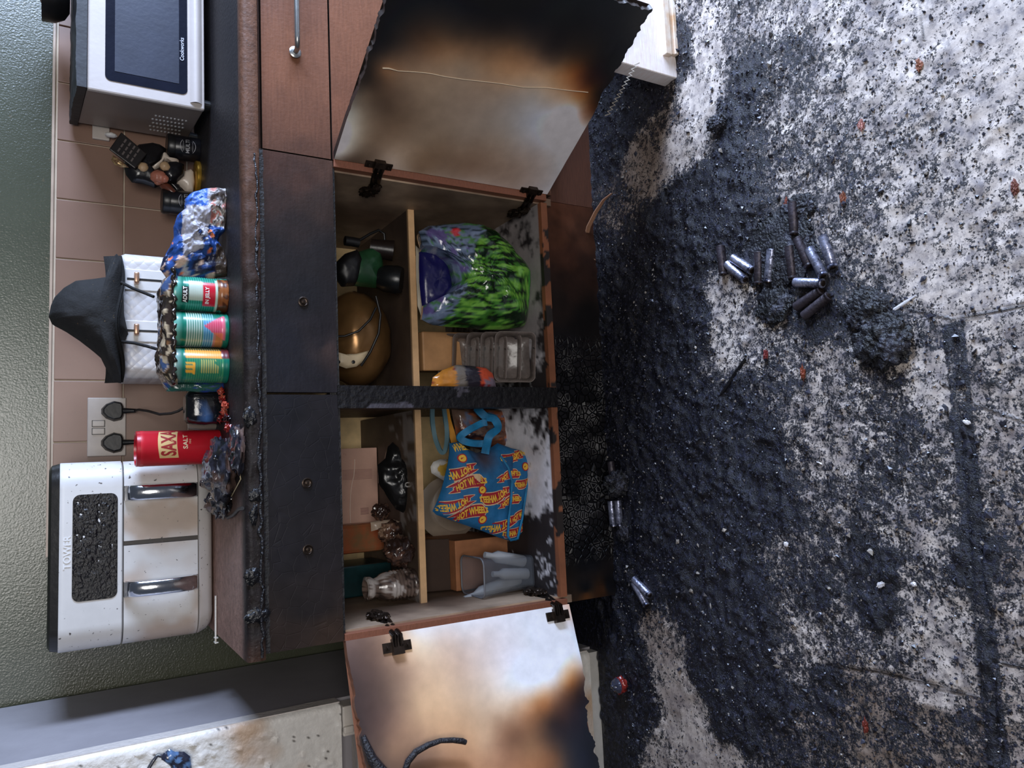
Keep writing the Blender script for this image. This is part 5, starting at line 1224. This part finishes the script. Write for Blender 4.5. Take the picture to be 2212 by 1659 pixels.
def ribbon(mb, pts, wdt, th=.0025, col=None, n=5):
    P = [Vector(map(float, p)) for p in pts]; Q = []
    for i in range(len(P) - 1):
        for k in range(n):
            t = k / n; p0 = P[max(i - 1, 0)]; p1 = P[i]; p2 = P[i + 1]; p3 = P[min(i + 2, len(P) - 1)]
            Q.append(.5 * ((2 * p1) + (-p0 + p2) * t + (2 * p0 - 5 * p1 + 4 * p2 - p3) * t * t + (-p0 + 3 * p1 - 3 * p2 + p3) * t ** 3))
    Q.append(P[-1]); V = []; m_ = len(Q)
    for i, q_ in enumerate(Q):
        t = (Q[min(i + 1, m_ - 1)] - Q[max(i - 1, 0)]).normalized(); vw = (Vector(CAM) - q_).normalized()
        tw = math.sin(i * .35) * .5; a = (t.cross(vw).normalized() * math.cos(tw) + vw * math.sin(tw)) * wdt * .5; nn = t.cross(a).normalized() * th
        V += [tuple(q_ + a + nn), tuple(q_ - a + nn), tuple(q_ - a - nn), tuple(q_ + a - nn)]
    fs = [(i * 4 + k, i * 4 + (k + 1) % 4, (i + 1) * 4 + (k + 1) % 4, (i + 1) * 4 + k) for i in range(m_ - 1) for k in range(4)] + [(3, 2, 1, 0), tuple((m_ - 1) * 4 + k for k in range(4))]
    mb._add(V, fs, col)
def AT(*L_): return [at(a, b_, y) for a, b_, y in L_]
q = MB(); ribbon(q, AT((1048, 980, .115), (1052, 960, .11), (1058, 940, .105), (1075, 925, .11), (1068, 905, .12), (1050, 900, .13), (1035, 888, .14), (1030, 882, .15)), .020); q.build('handle', m_strap, tt_, smooth=40)
q = MB(); ribbon(q, AT((1046, 958, .12), (1020, 957, .13), (997, 950, .14), (994, 942, .14), (1015, 928, .13), (1040, 915, .125), (1052, 912, .12)), .017); q.build('handle', m_strap, tt_, smooth=40)
q = MB(); q.tube(AT((1082, 985, .118), (1098, 1010, .113), (1106, 1040, .112), (1104, 1080, .112), (1099, 1120, .112), (1097, 1158, .115), (1103, 1167, .115), (1118, 1164, .12), (1128, 1120, .125), (1138, 1050, .13), (1146, 985, .14)), .0032, 8); q.build('piping', m_strap, tt_, smooth=60)
q = MB(); q.pillow(AT(*[(a, b_, .12) for a, b_ in ((1080, 990), (1108, 985), (1108, 1050), (1100, 1120), (1099, 1150), (1098, 1070), (1094, 1030))]), (0, -1, 0), .006, 6, 3, .002, 40, 3); q.build('side_fold', mat('deep_blue_cloth', (16, 78, 124), .7), tt_, smooth=60)
# second strap (greyish) hanging from the shelf front
q = MB(); ribbon(q, AT((934, 878, .2), (934, 910, .2), (940, 945, .2), (952, 975, .2), (962, 972, .2), (966, 940, .2), (962, 905, .2), (958, 878, .2)), .011); tag(q.build('bag_strap', mat('grey_teal_strap', (84, 116, 126), .7), smooth=40), 'grey-teal looped bag strap hanging under the left shelf', 'strap')
q = MB(); ribbon(q, AT((962, 878, .24), (968, 910, .24), (980, 950, .24), (984, 975, .24)), .016); tag(q.build('bag_strap', mat('yellow_strap', (206, 140, 36), .7), smooth=40), 'yellow strip hanging between the grey-teal strap and the tote handles', 'strap')
def c_cr(V):
    n = fbm(V, 30, 4, 3); n2 = fbm(V, 16, 3, 8); c = np.tile(np.array(lin((96, 60, 46))), (len(V), 1)); c[n > .54] = lin((160, 92, 60)); c[n > .60] = lin((110, 120, 146)); c[n < .43] = lin((46, 28, 32)); c[(n2 > .6)] = lin((120, 96, 84)); return c
q = MB(); q.pillow(AT(*[(a, b_, .26) for a, b_ in ((975, 884), (1010, 882), (1060, 884), (1110, 886), (1130, 895), (1120, 930), (1125, 960), (1100, 975), (1050, 975), (1000, 960), (985, 940))]), (0, -1, 0), .03, 14, 4, .014, 34, 4, c_cr, .8)
tag(q.build('crumpled_wrapper', m_vshiny, smooth=60), 'crumpled brown, orange and grey wrappers beside the middle stile, left compartment', 'wrapper')
# plates, cloth
for i, (px, py, Yp, r_, lb) in enumerate(((938, 1100, .40, .088, 'large grey-beige plate standing upright behind the tote bag'), (925, 1098, .375, .070, 'smaller grey-beige plate standing in front of the large one'))):
    c = at(px, py, Yp); pl = MB(); pr2 = [(.001, 0), (r_ * .62, .001), (r_ * .68, -.004), (r_ * .96, -.012), (r_, -.013), (r_ * .98, -.0155), (r_ * .66, -.008), (.001, -.004)]
    cz_ = BS + r_ * 1.02
    pl.lathe(pr2, (c[0], Yp, cz_ + (.006 if i else 0) + .0), 56, rot=Matrix.Rotation(R(82), 3, 'X'), cap=False)
    tag(pl.build('plate', mat('greige_plate', (152, 136, 120), .4), smooth=50), lb, 'plate', 'upright plates')
q = MB(); q.pillow(AT(*[(a, b_, .34) for a, b_ in ((936, 998), (950, 992), (970, 992), (970, 1032), (962, 1040), (948, 1032), (932, 1022), (930, 1008))]), (0, -1, 0), .012, 8, 4, .006, 60, 4, lambda V: np.where((V[:, 0] > -2) [:, None] & (fbm(V, 30, 2, 3) > .62)[:, None], np.array(lin((200, 160, 60))), np.array(lin((216, 214, 210)))))
tag(q.build('cloth', m_vcloth, smooth=60), 'white cloth with a yellow corner tucked above the plates', 'cloth')
# brown cardboard box lower left
q = MB(); f0 = at(985, 1168, .25); zt_ = .395
q.box((-.478, .245, BS), (-.352, .50, .345)); q.mi = 1; q.hexa([(-.478, .275, .346), (-.348, .275, .346), (-.348, .279, .346), (-.478, .279, .346), (-.478, .30, .44), (-.345, .30, .44), (-.345, .304, .44), (-.478, .304, .44)])  # dark leaning sheet stands in for the shade inside the open box
tag(q.build('cardboard_box', [mat('brown_card', (170, 112, 74), .7, 0, .25, 20), mat('shaded_card', (58, 40, 30), .8)], bevel=.002), 'open brown cardboard box behind the clear storage tub, lower left', 'box')
# clear tub
ct = thing('storage_tub', 'translucent grey storage tub holding bottles, lower left corner', 'tub', (-.44, .165, BS))
q = MB(); V = []; lay = [(BS + .001, .009), (BS + .004, .005), (.26, .003), (.325, -.001), (.338, -.003), (.34, 0), (.325, .003), (.26, .007), (BS + .006, .010)]
shell(q, -.478, -.388, .108, .225, .018, lay, None, 6); q.build('tub_shell', mat('clear_grey', (120, 126, 136), .12, 0, .2, alpha=.24, bump=.05), ct, smooth=50)
q = MB(); rp = rrect(-.480, -.386, .106, .227, .019, 6); q.tube([(x, y, .339) for x, y in rp] + [(rp[0][0], rp[0][1], .339)], .0022, 8); q.build('tub_rim', mat('tub_rim', (116, 118, 124), .3), ct, smooth=60)
for i, (x, y, z, a, hh, rr_) in enumerate(((-.41, .15, .20, 14, .115, .015), (-.455, .18, .20, -12, .16, .017), (-.44, .14, .198, 6, .10, .014))):
    q = MB(); rot = Matrix.Rotation(R(a), 3, 'Y'); q.lathe([(rr_ * .9, 0), (rr_, .004), (rr_, hh * .7), (rr_ * .5, hh * .82), (rr_ * .5, hh)], (x, y, z), 20, rot=rot)
    tag(q.build('bottle', mat('grey_bottle', (176, 180, 186), .3), smooth=50), ('short grey bottle leaning right inside the clear tub', 'tall grey bottle at the back of the clear tub', 'small grey bottle at the front of the clear tub')[i], 'bottle', 'bottles in the clear tub')
# upper left shelf
q = MB(); pk = (-.30, .452, SH)
pack = thing('leaflet_box', 'pale pink printed carton standing on the upper left shelf', 'carton', (-.2, .47, SH))
x0 = at(805, 967, .44)[0]; x1 = at(812, 1130, .44)[0]
q.box((x1, .44, SH + .002), (x0, .475, .625)); q.build('carton', mat('pink_card', (206, 164, 146), .6, 0, .15, 9, speck=.04, ss=40, speckcol=(110, 60, 60)), pack, bevel=.001)
q = MB()
rv_ = (1, 0, 0)
for i in range(6): q.box((x0 - .055, .4388, SH + .025 + .009 * i), (x0 - .085, .4392, SH + .0262 + .009 * i)) if False else None
for i in range(8): q.box((x0 - .058 - .0035 * i, .4385, SH + .018), (x0 - .0572 - .0035 * i, .4397, SH + .10))
for i in range(6): q.box((x1 + .026 + .0022 * i * 1.4, .4385, SH + .03), (x1 + .0272 + .0022 * i * 1.4, .4397, SH + .052))
text_mesh(q, 'Eeeh, Bemma', .014, (x0 - .035, .4395, SH + .062), (0, 0, -1), (1, 0, 0)) if False else None
q.build('printing', mat('pink_print', (138, 92, 92), .6), pack)
q = MB(); q.tube([at(a, b_, .437) for a, b_ in ((766, 992), (766, 1010), (764, 1030), (760, 1045), (757, 1070), (756, 1100), (757, 1130))], .0012, 5); q.build('crease', mat('pale_crease', (240, 214, 196), .6), pack)
q = MB()
for y_ in (985, 1004): q.box((at(780, y_ - 0, .44)[0] - .004, .436, .5), (at(780, y_, .44)[0] + .0, .4395, .52)) if False else None
def c_bk(V):
    n = fbm(V, 40, 4, 3); return np.array(lin((22, 22, 23)))[None] * (.5 + 1.0 * n)[:, None]
bk = thing('burnt_bag', 'crumpled black melted item with a metal eyelet on the upper left shelf', 'melted item', (-.2, .3, SH))
q = MB(); q.pillow(AT(*[(a, b_, .27) for a, b_ in ((848, 955), (856, 962), (858, 985), (878, 1000), (890, 1015), (898, 1030), (896, 1045), (888, 1060), (884, 1085), (872, 1108), (855, 1100), (838, 1075), (818, 1045), (815, 1005), (832, 990), (838, 965))]), (0, -1, 0), .03, 14, 4, .012, 50, 4, c_bk, 1.0); q.build('bag_body', m_vplastic, bk, smooth=60)
q = MB(); q.lathe([(.0035, .0), (.0035, .003), (.0065, .003), (.0065, .0)], at(879, 1047, .238), 20, rot=Matrix.Rotation(R(90), 3, 'X'), cap=False); q.build('eyelet', m_metal, bk, smooth=50)
def c_b2(V):
    n = fbm(V, 30, 4, 3); c = np.tile(np.array(lin((92, 66, 54))), (len(V), 1)); c[n > .56] = lin((140, 112, 92)); c[n < .44] = lin((48, 34, 30)); return c
for px, py, Yq, rad, lb in ((873, 1190, .22, (.036, .034, .034), 'large brown melted plastic ball near the ribbed bottle'), (822, 1105, .30, (.021, .02, .022), 'small brown melted ball touching the pink carton'), (840, 1150, .28, (.026, .02, .03), 'brown translucent crumpled plastic between the two melted balls')):
    c = at(px, py, Yq); q = MB(); q.blob((c[0], Yq, SH + rad[2] + .001 if py != 1105 else c[2]), rad, .5, 3, int(px), 44, 30, c_b2)
    tag(q.build('melted_ball', m_vshiny, smooth=70, zmin=SH + .0005), lb, 'melted plastic')
q = MB(); c = at(822, 1105, .3); q.pillow(AT(*[(a, b_, .30) for a, b_ in ((800, 1128), (818, 1124), (850, 1122), (868, 1128), (860, 1142), (838, 1140), (815, 1144), (802, 1148))]), (0, -1, 0), .01, 6, 3, .006, 70, 4); tag(q.build('shredded_plastic', mat('pale_film', (170, 150, 132), .3), smooth=60), 'pale torn plastic film above the brown melted lumps', 'plastic film')
q = MB(); q.box((-.375, .40, SH + .001), (-.30, .46, .60)); tag(q.build('amber_packet', mat('amber_film', (128, 96, 66), .25, 0, .5, 18, .5, 30, col2=(170, 84, 52)), bevel=.01), 'amber translucent packet at the back, left of the pink carton', 'packet')
q = MB(); q.box((-.478, .36, SH + .001), (-.40, .50, .64)); tag(q.build('teal_box', mat('dark_teal', (20, 58, 62), .3, 0, .5, 20, speck=.1, speckcol=(60, 70, 80)), bevel=.004), 'dark teal box in the far left corner of the upper shelf', 'box')
bc = (-.438, .218)
q = MB(); pr3 = [(.012, SH + .001), (.034, SH + .001)]
for i in range(7): z = SH + .006 + i * .009; pr3 += [(.036, z), (.033, z + .0045)]
pr3 += [(.034, SH + .072), (.031, SH + .085), (.024, SH + .095), (.022, SH + .104), (.027, SH + .112), (.028, SH + .122), (.022, SH + .124), (.012, SH + .112), (.002, SH + .108)]
def c_rb(V):
    n = fbm(V, 34, 4, 3); c = np.tile(np.array(lin((104, 88, 80))), (len(V), 1)); c[n > .55] = lin((180, 172, 168)); c[n < .42] = lin((52, 42, 38)); return c
q.lathe(pr3, (bc[0], bc[1], 0), 44, col=c_rb); V = q
tag(q.build('melted_bottle', m_vshiny, smooth=60), 'ribbed half-melted clear bottle at the left end of the upper shelf', 'bottle')

# ---------------------------------------------------------------- things on the floor
m_cell = mat('burnt_steel', (196, 200, 226), .3, .75, .5, 60, .5, 160, col2=(60, 62, 80), speck=.25, ss=170, speckcol=(30, 28, 34))
m_cell2 = mat('burnt_steel_dark', (74, 68, 76), .45, .5, .5, 60, .6, 160, col2=(44, 38, 42), speck=.3, ss=170, speckcol=(24, 22, 26))
def make_cell(mm_):
    t = thing('battery_cell', 'x', 'battery', (0, 0, 0), 'burnt battery cells on the floor')
    q = MB(); rot = Matrix.Rotation(R(90), 3, 'Y'); q.lathe([(.0082, -.032), (.0091, -.031), (.0091, .025), (.0084, .0262), (.0084, .0275), (.0091, .0285), (.0090, .0312), (.0078, .0322)], (0, 0, 0), 24, rot=rot); q.build('casing', mm_, t, smooth=40)
    q = MB(); q.lathe([(.0055, .0318), (.0055, .0335), (.004, .034)], (0, 0, 0), 18, rot=rot); q.build('terminal', m_dmetal, t, smooth=40)
    return t
pA = make_cell(m_cell); pB = make_cell(m_cell2); usedA = [False, False]
CELLS = [(.244,-.438,.205,-.487,0,'light grey burnt battery cell at the left of the pile, one of a parallel pair'), (.238,-.418,.189,-.468,0,'silvery burnt battery cell lying parallel to the light grey one, nearest the cabinet'), (.231,-.538,.178,-.525,0,'blue-grey burnt battery cell between the brown and the speckled cells'), (.229,-.582,.168,-.582,1,'long speckled brown-grey battery cell in the middle of the pile'),
 (.227,-.656,.169,-.669,0,'shiny blue battery cell furthest from the cabinet'), (.209,-.628,.159,-.650,0,'silver-blue battery cell next to the shiny outermost one'), (.158,-.587,.141,-.652,0,'green-tinged battery cell lying crosswise below the row'), (.113,-.588,.129,-.637,1,'dark battery cell lying crosswise, upper of the dark pair'),
 (.089,-.600,.117,-.660,1,'dark battery cell nearest the big charred lumps'), (.225,-.606,.196,-.616,1,'half-buried thin cell between speckled and silver-blue cells'), (.297,-.597,.264,-.597,1,'sooty cell standing apart on the right of the pile'), (.232,-.505,.182,-.500,1,'rusty brown cell between the pair and the blue-grey cell'), (.265,-.405,.229,-.407,1,'blackened cell lying alone at the cabinet side of the pile'),
 (-.275,.020,-.325,.017,0,'pale cell leaning at the foot of the burnt plinth'), (-.271,-.008,-.324,-.007,0,'rusty ended cell lying beside the pale one by the plinth'), (-.182,.012,-.22,.006,1,'dark cell by the plinth, right of the charred clump'), (-.211,-.02,-.24,-.005,1,'dark cell half inside the charred clump by the plinth'), (-.464,-.071,-.476,-.091,0,'short silvery cell near the left cabinet corner'), (-.471,-.060,-.503,-.085,0,'longer silvery cell near the left cabinet corner')]
cell_r = .0092
for (x0, y0, x1, y1, k, lb) in CELLS:
    p = (pA, pB)[k]
    if usedA[k]: p = copy_tree(p)
    usedA[k] = True
    p['label'] = lb; zf = max(fz((x0 + x1) / 2 + a, (y0 + y1) / 2 + b_) for a in (-.02, 0, .02) for b_ in (-.02, 0, .02))
    p.location = ((x0 + x1) / 2, (y0 + y1) / 2, max(.0, zf * .75) + cell_r * .85)
    p.rotation_euler = (rnd.uniform(-.3, .3), rnd.uniform(-.04, .04), math.atan2(y1 - y0, x1 - x0))
def c_blk(V):
    n = fbm(V, 60, 4, 3); c = np.tile(np.array(lin((24, 24, 30))), (len(V), 1)); c[n > .60] = lin((52, 52, 62)); c[n < .42] = lin((12, 12, 14)); return c
m_clump = mat('charred_clump', vcol=True, rough=.45, var=.4, ns=120, bump=1, bs=180, bd=.005)
def clump(cx_, cy_, rx, ry, rz, lb, seed, cat='charred lump', nm='charred_lump'):
    q = MB(); z0 = fz(cx_, cy_)
    q.blob((cx_, cy_, z0 + rz * .55), (rx, ry, rz), .55, 4, seed, 60, 40, c_blk)
    for k in range(7):
        a = rnd.uniform(0, 6.3); q.blob((cx_ + rx * .7 * math.cos(a), cy_ + ry * .7 * math.sin(a), z0 + rz * .4), (rx * .3, ry * .35, rz * .6), .7, 4, seed + k + 1, 18, 12, c_blk)
    return tag(q.build(nm, m_clump, smooth=60, zmin=.0005), lb, cat)
clump(.078, -.725, .036, .034, .012, 'charred black lump right beside the dark battery cells', 3)
clump(.018, -.752, .046, .046, .017, 'largest charred black lump on the floor, next to the tile joint', 9)
clump(.225, -.555, .07, .08, .006, 'low bed of black ash under the battery cells', 14)
clump(.30, -.60, .024, .036, .007, 'black charred mound at the right end of the battery pile', 19)
clump(.125, -.53, .036, .04, .007, 'black charred mound at the left side of the battery pile', 23)
clump(-.225, -.018, .03, .03, .03, 'charred clump of melted parts against the plinth', 27)
clump(-.34, -.012, .03, .02, .008, 'dark ash heap around the pale cell by the plinth', 31)
clump(.545, -.42, .016, .024, .008, 'black charred lump near the white clean streak on the floor', 35)
# red plastic stub by the fridge, copper bits, white bits
q = MB(); c = az(1345, 1478, .01); q.blob((c[0], c[1], .02), (.02, .022, .018), .5, 3, 3, 26, 18, lambda V: np.where((V[:, 2] > .028)[:, None], np.array(lin((60, 62, 78))), np.array(lin((130, 40, 34))))); tag(q.build('melted_plastic', m_vshiny, smooth=60, zmin=.001), 'red and grey melted plastic stub on the floor by the fridge', 'melted plastic')
bits = [((1700, 440), (128, 66, 50), 'copper-coloured fragment just right of the sooty cell'), ((1822, 428), (140, 84, 62), 'copper-coloured fragment in the pale area beyond the cells'), ((2192, 405), (124, 76, 64), 'rusty red fragment at the near edge of the floor'), ((1736, 805), (140, 70, 48), 'curled copper fragment left of the battery pile'),
        ((1872, 1568), (130, 58, 46), 'red fragment on the dark stain at the left front'), ((1985, 140), (150, 96, 74), 'brown fragment on the bright floor near the doorway'), ((1860, 270), (176, 120, 110), 'pinkish streaky fragment on the bright floor'), ((1658, 768), (120, 46, 42), 'small red fragment between the battery pile and the cabinet')]
for i, ((px, py), cl, lb) in enumerate(bits):
    c = az(px, py, .004); z0 = fz(c[0], c[1]); q = MB(); q.blob((c[0], c[1], z0 + .002), (.010, .005, .003), 1.1, 4, i + 3, 18, 12)
    tag(q.build('fragment', mat('fragment%d' % i, cl, .4, .2, .5, 120, .6, 200)), lb, 'fragment', 'coloured fragments on the floor')
wh = [((2090, 912), (.010, .006, .003), 'white flake beside the tile joint in the left foreground'), ((1772, 1000), (.010, .0025, .002), 'thin white sliver on the sooty floor left of centre'), ((1975, 1262), (.008, .006, .003), 'white crumb on black soot near the left front'), ((2006, 1300), (.007, .003, .002), 'slim white chip right of the white crumb'), ((1906, 1262), (.016, .008, .003), 'shiny pale foil scrap in the black soot'), ((1700, 1175), (.008, .008, .003), 'bright foil scrap halfway to the cabinet'), ((1945, 660), (.03, .003, .0015), 'long thin silver strip across the pale floor')]
for i, ((px, py), rd, lb) in enumerate(wh):
    rd = tuple(v * (.6 if i != 6 else 1) for v in rd); c = az(px, py, .003); z0 = fz(c[0], c[1]); q = MB(); q.blob((c[0], c[1], z0 + rd[2]), rd, .6, 3, i + 3, 16, 10, rot=Matrix.Rotation(rnd.uniform(0, 3) if i != 6 else -1.2, 3, 'Z'))
    tag(q.build('white_fragment', mat('white_scrap', (226, 222, 224), .3, .2)), lb, 'fragment', 'pale scraps on the floor')
q = MB(); pts = [az(a, b_, z) for a, b_, z in ((1322, 418, .012), (1305, 432, .018), (1288, 458, .024), (1272, 490, .028), (1265, 520, .026), (1270, 542, .02), (1286, 562, .008))]
V = []
for i, p in enumerate(pts):
    t = i / 6; ww = .006 * (1 - .75 * abs(2 * t - 1) ** 2); V += [tuple(p + np.array([0, 0, ww])), tuple(p - np.array([0, 0, ww])), tuple(p + np.array([.002, .002, -ww])), tuple(p + np.array([.002, .002, ww]))]
q._add(V, [(i * 4 + k, i * 4 + (k + 1) % 4, (i + 1) * 4 + (k + 1) % 4, (i + 1) * 4 + k) for i in range(6) for k in range(4)] + [(3, 2, 1, 0), (24, 25, 26, 27)])
tag(q.build('veneer_strip', mat('brown_veneer', (160, 118, 92), .5), smooth=60), 'curved brown veneer strip peeled off in front of the plinth', 'strip')
q = MB(); q.tube([az(a, b_, .006) for a, b_ in ((1610, 775), (1590, 805), (1570, 835), (1550, 862))], [.003, .0045, .004, .002], 8); tag(q.build('charred_stick', m_charg, smooth=60), 'thin charred stick on the black floor left of the pale patches', 'stick')
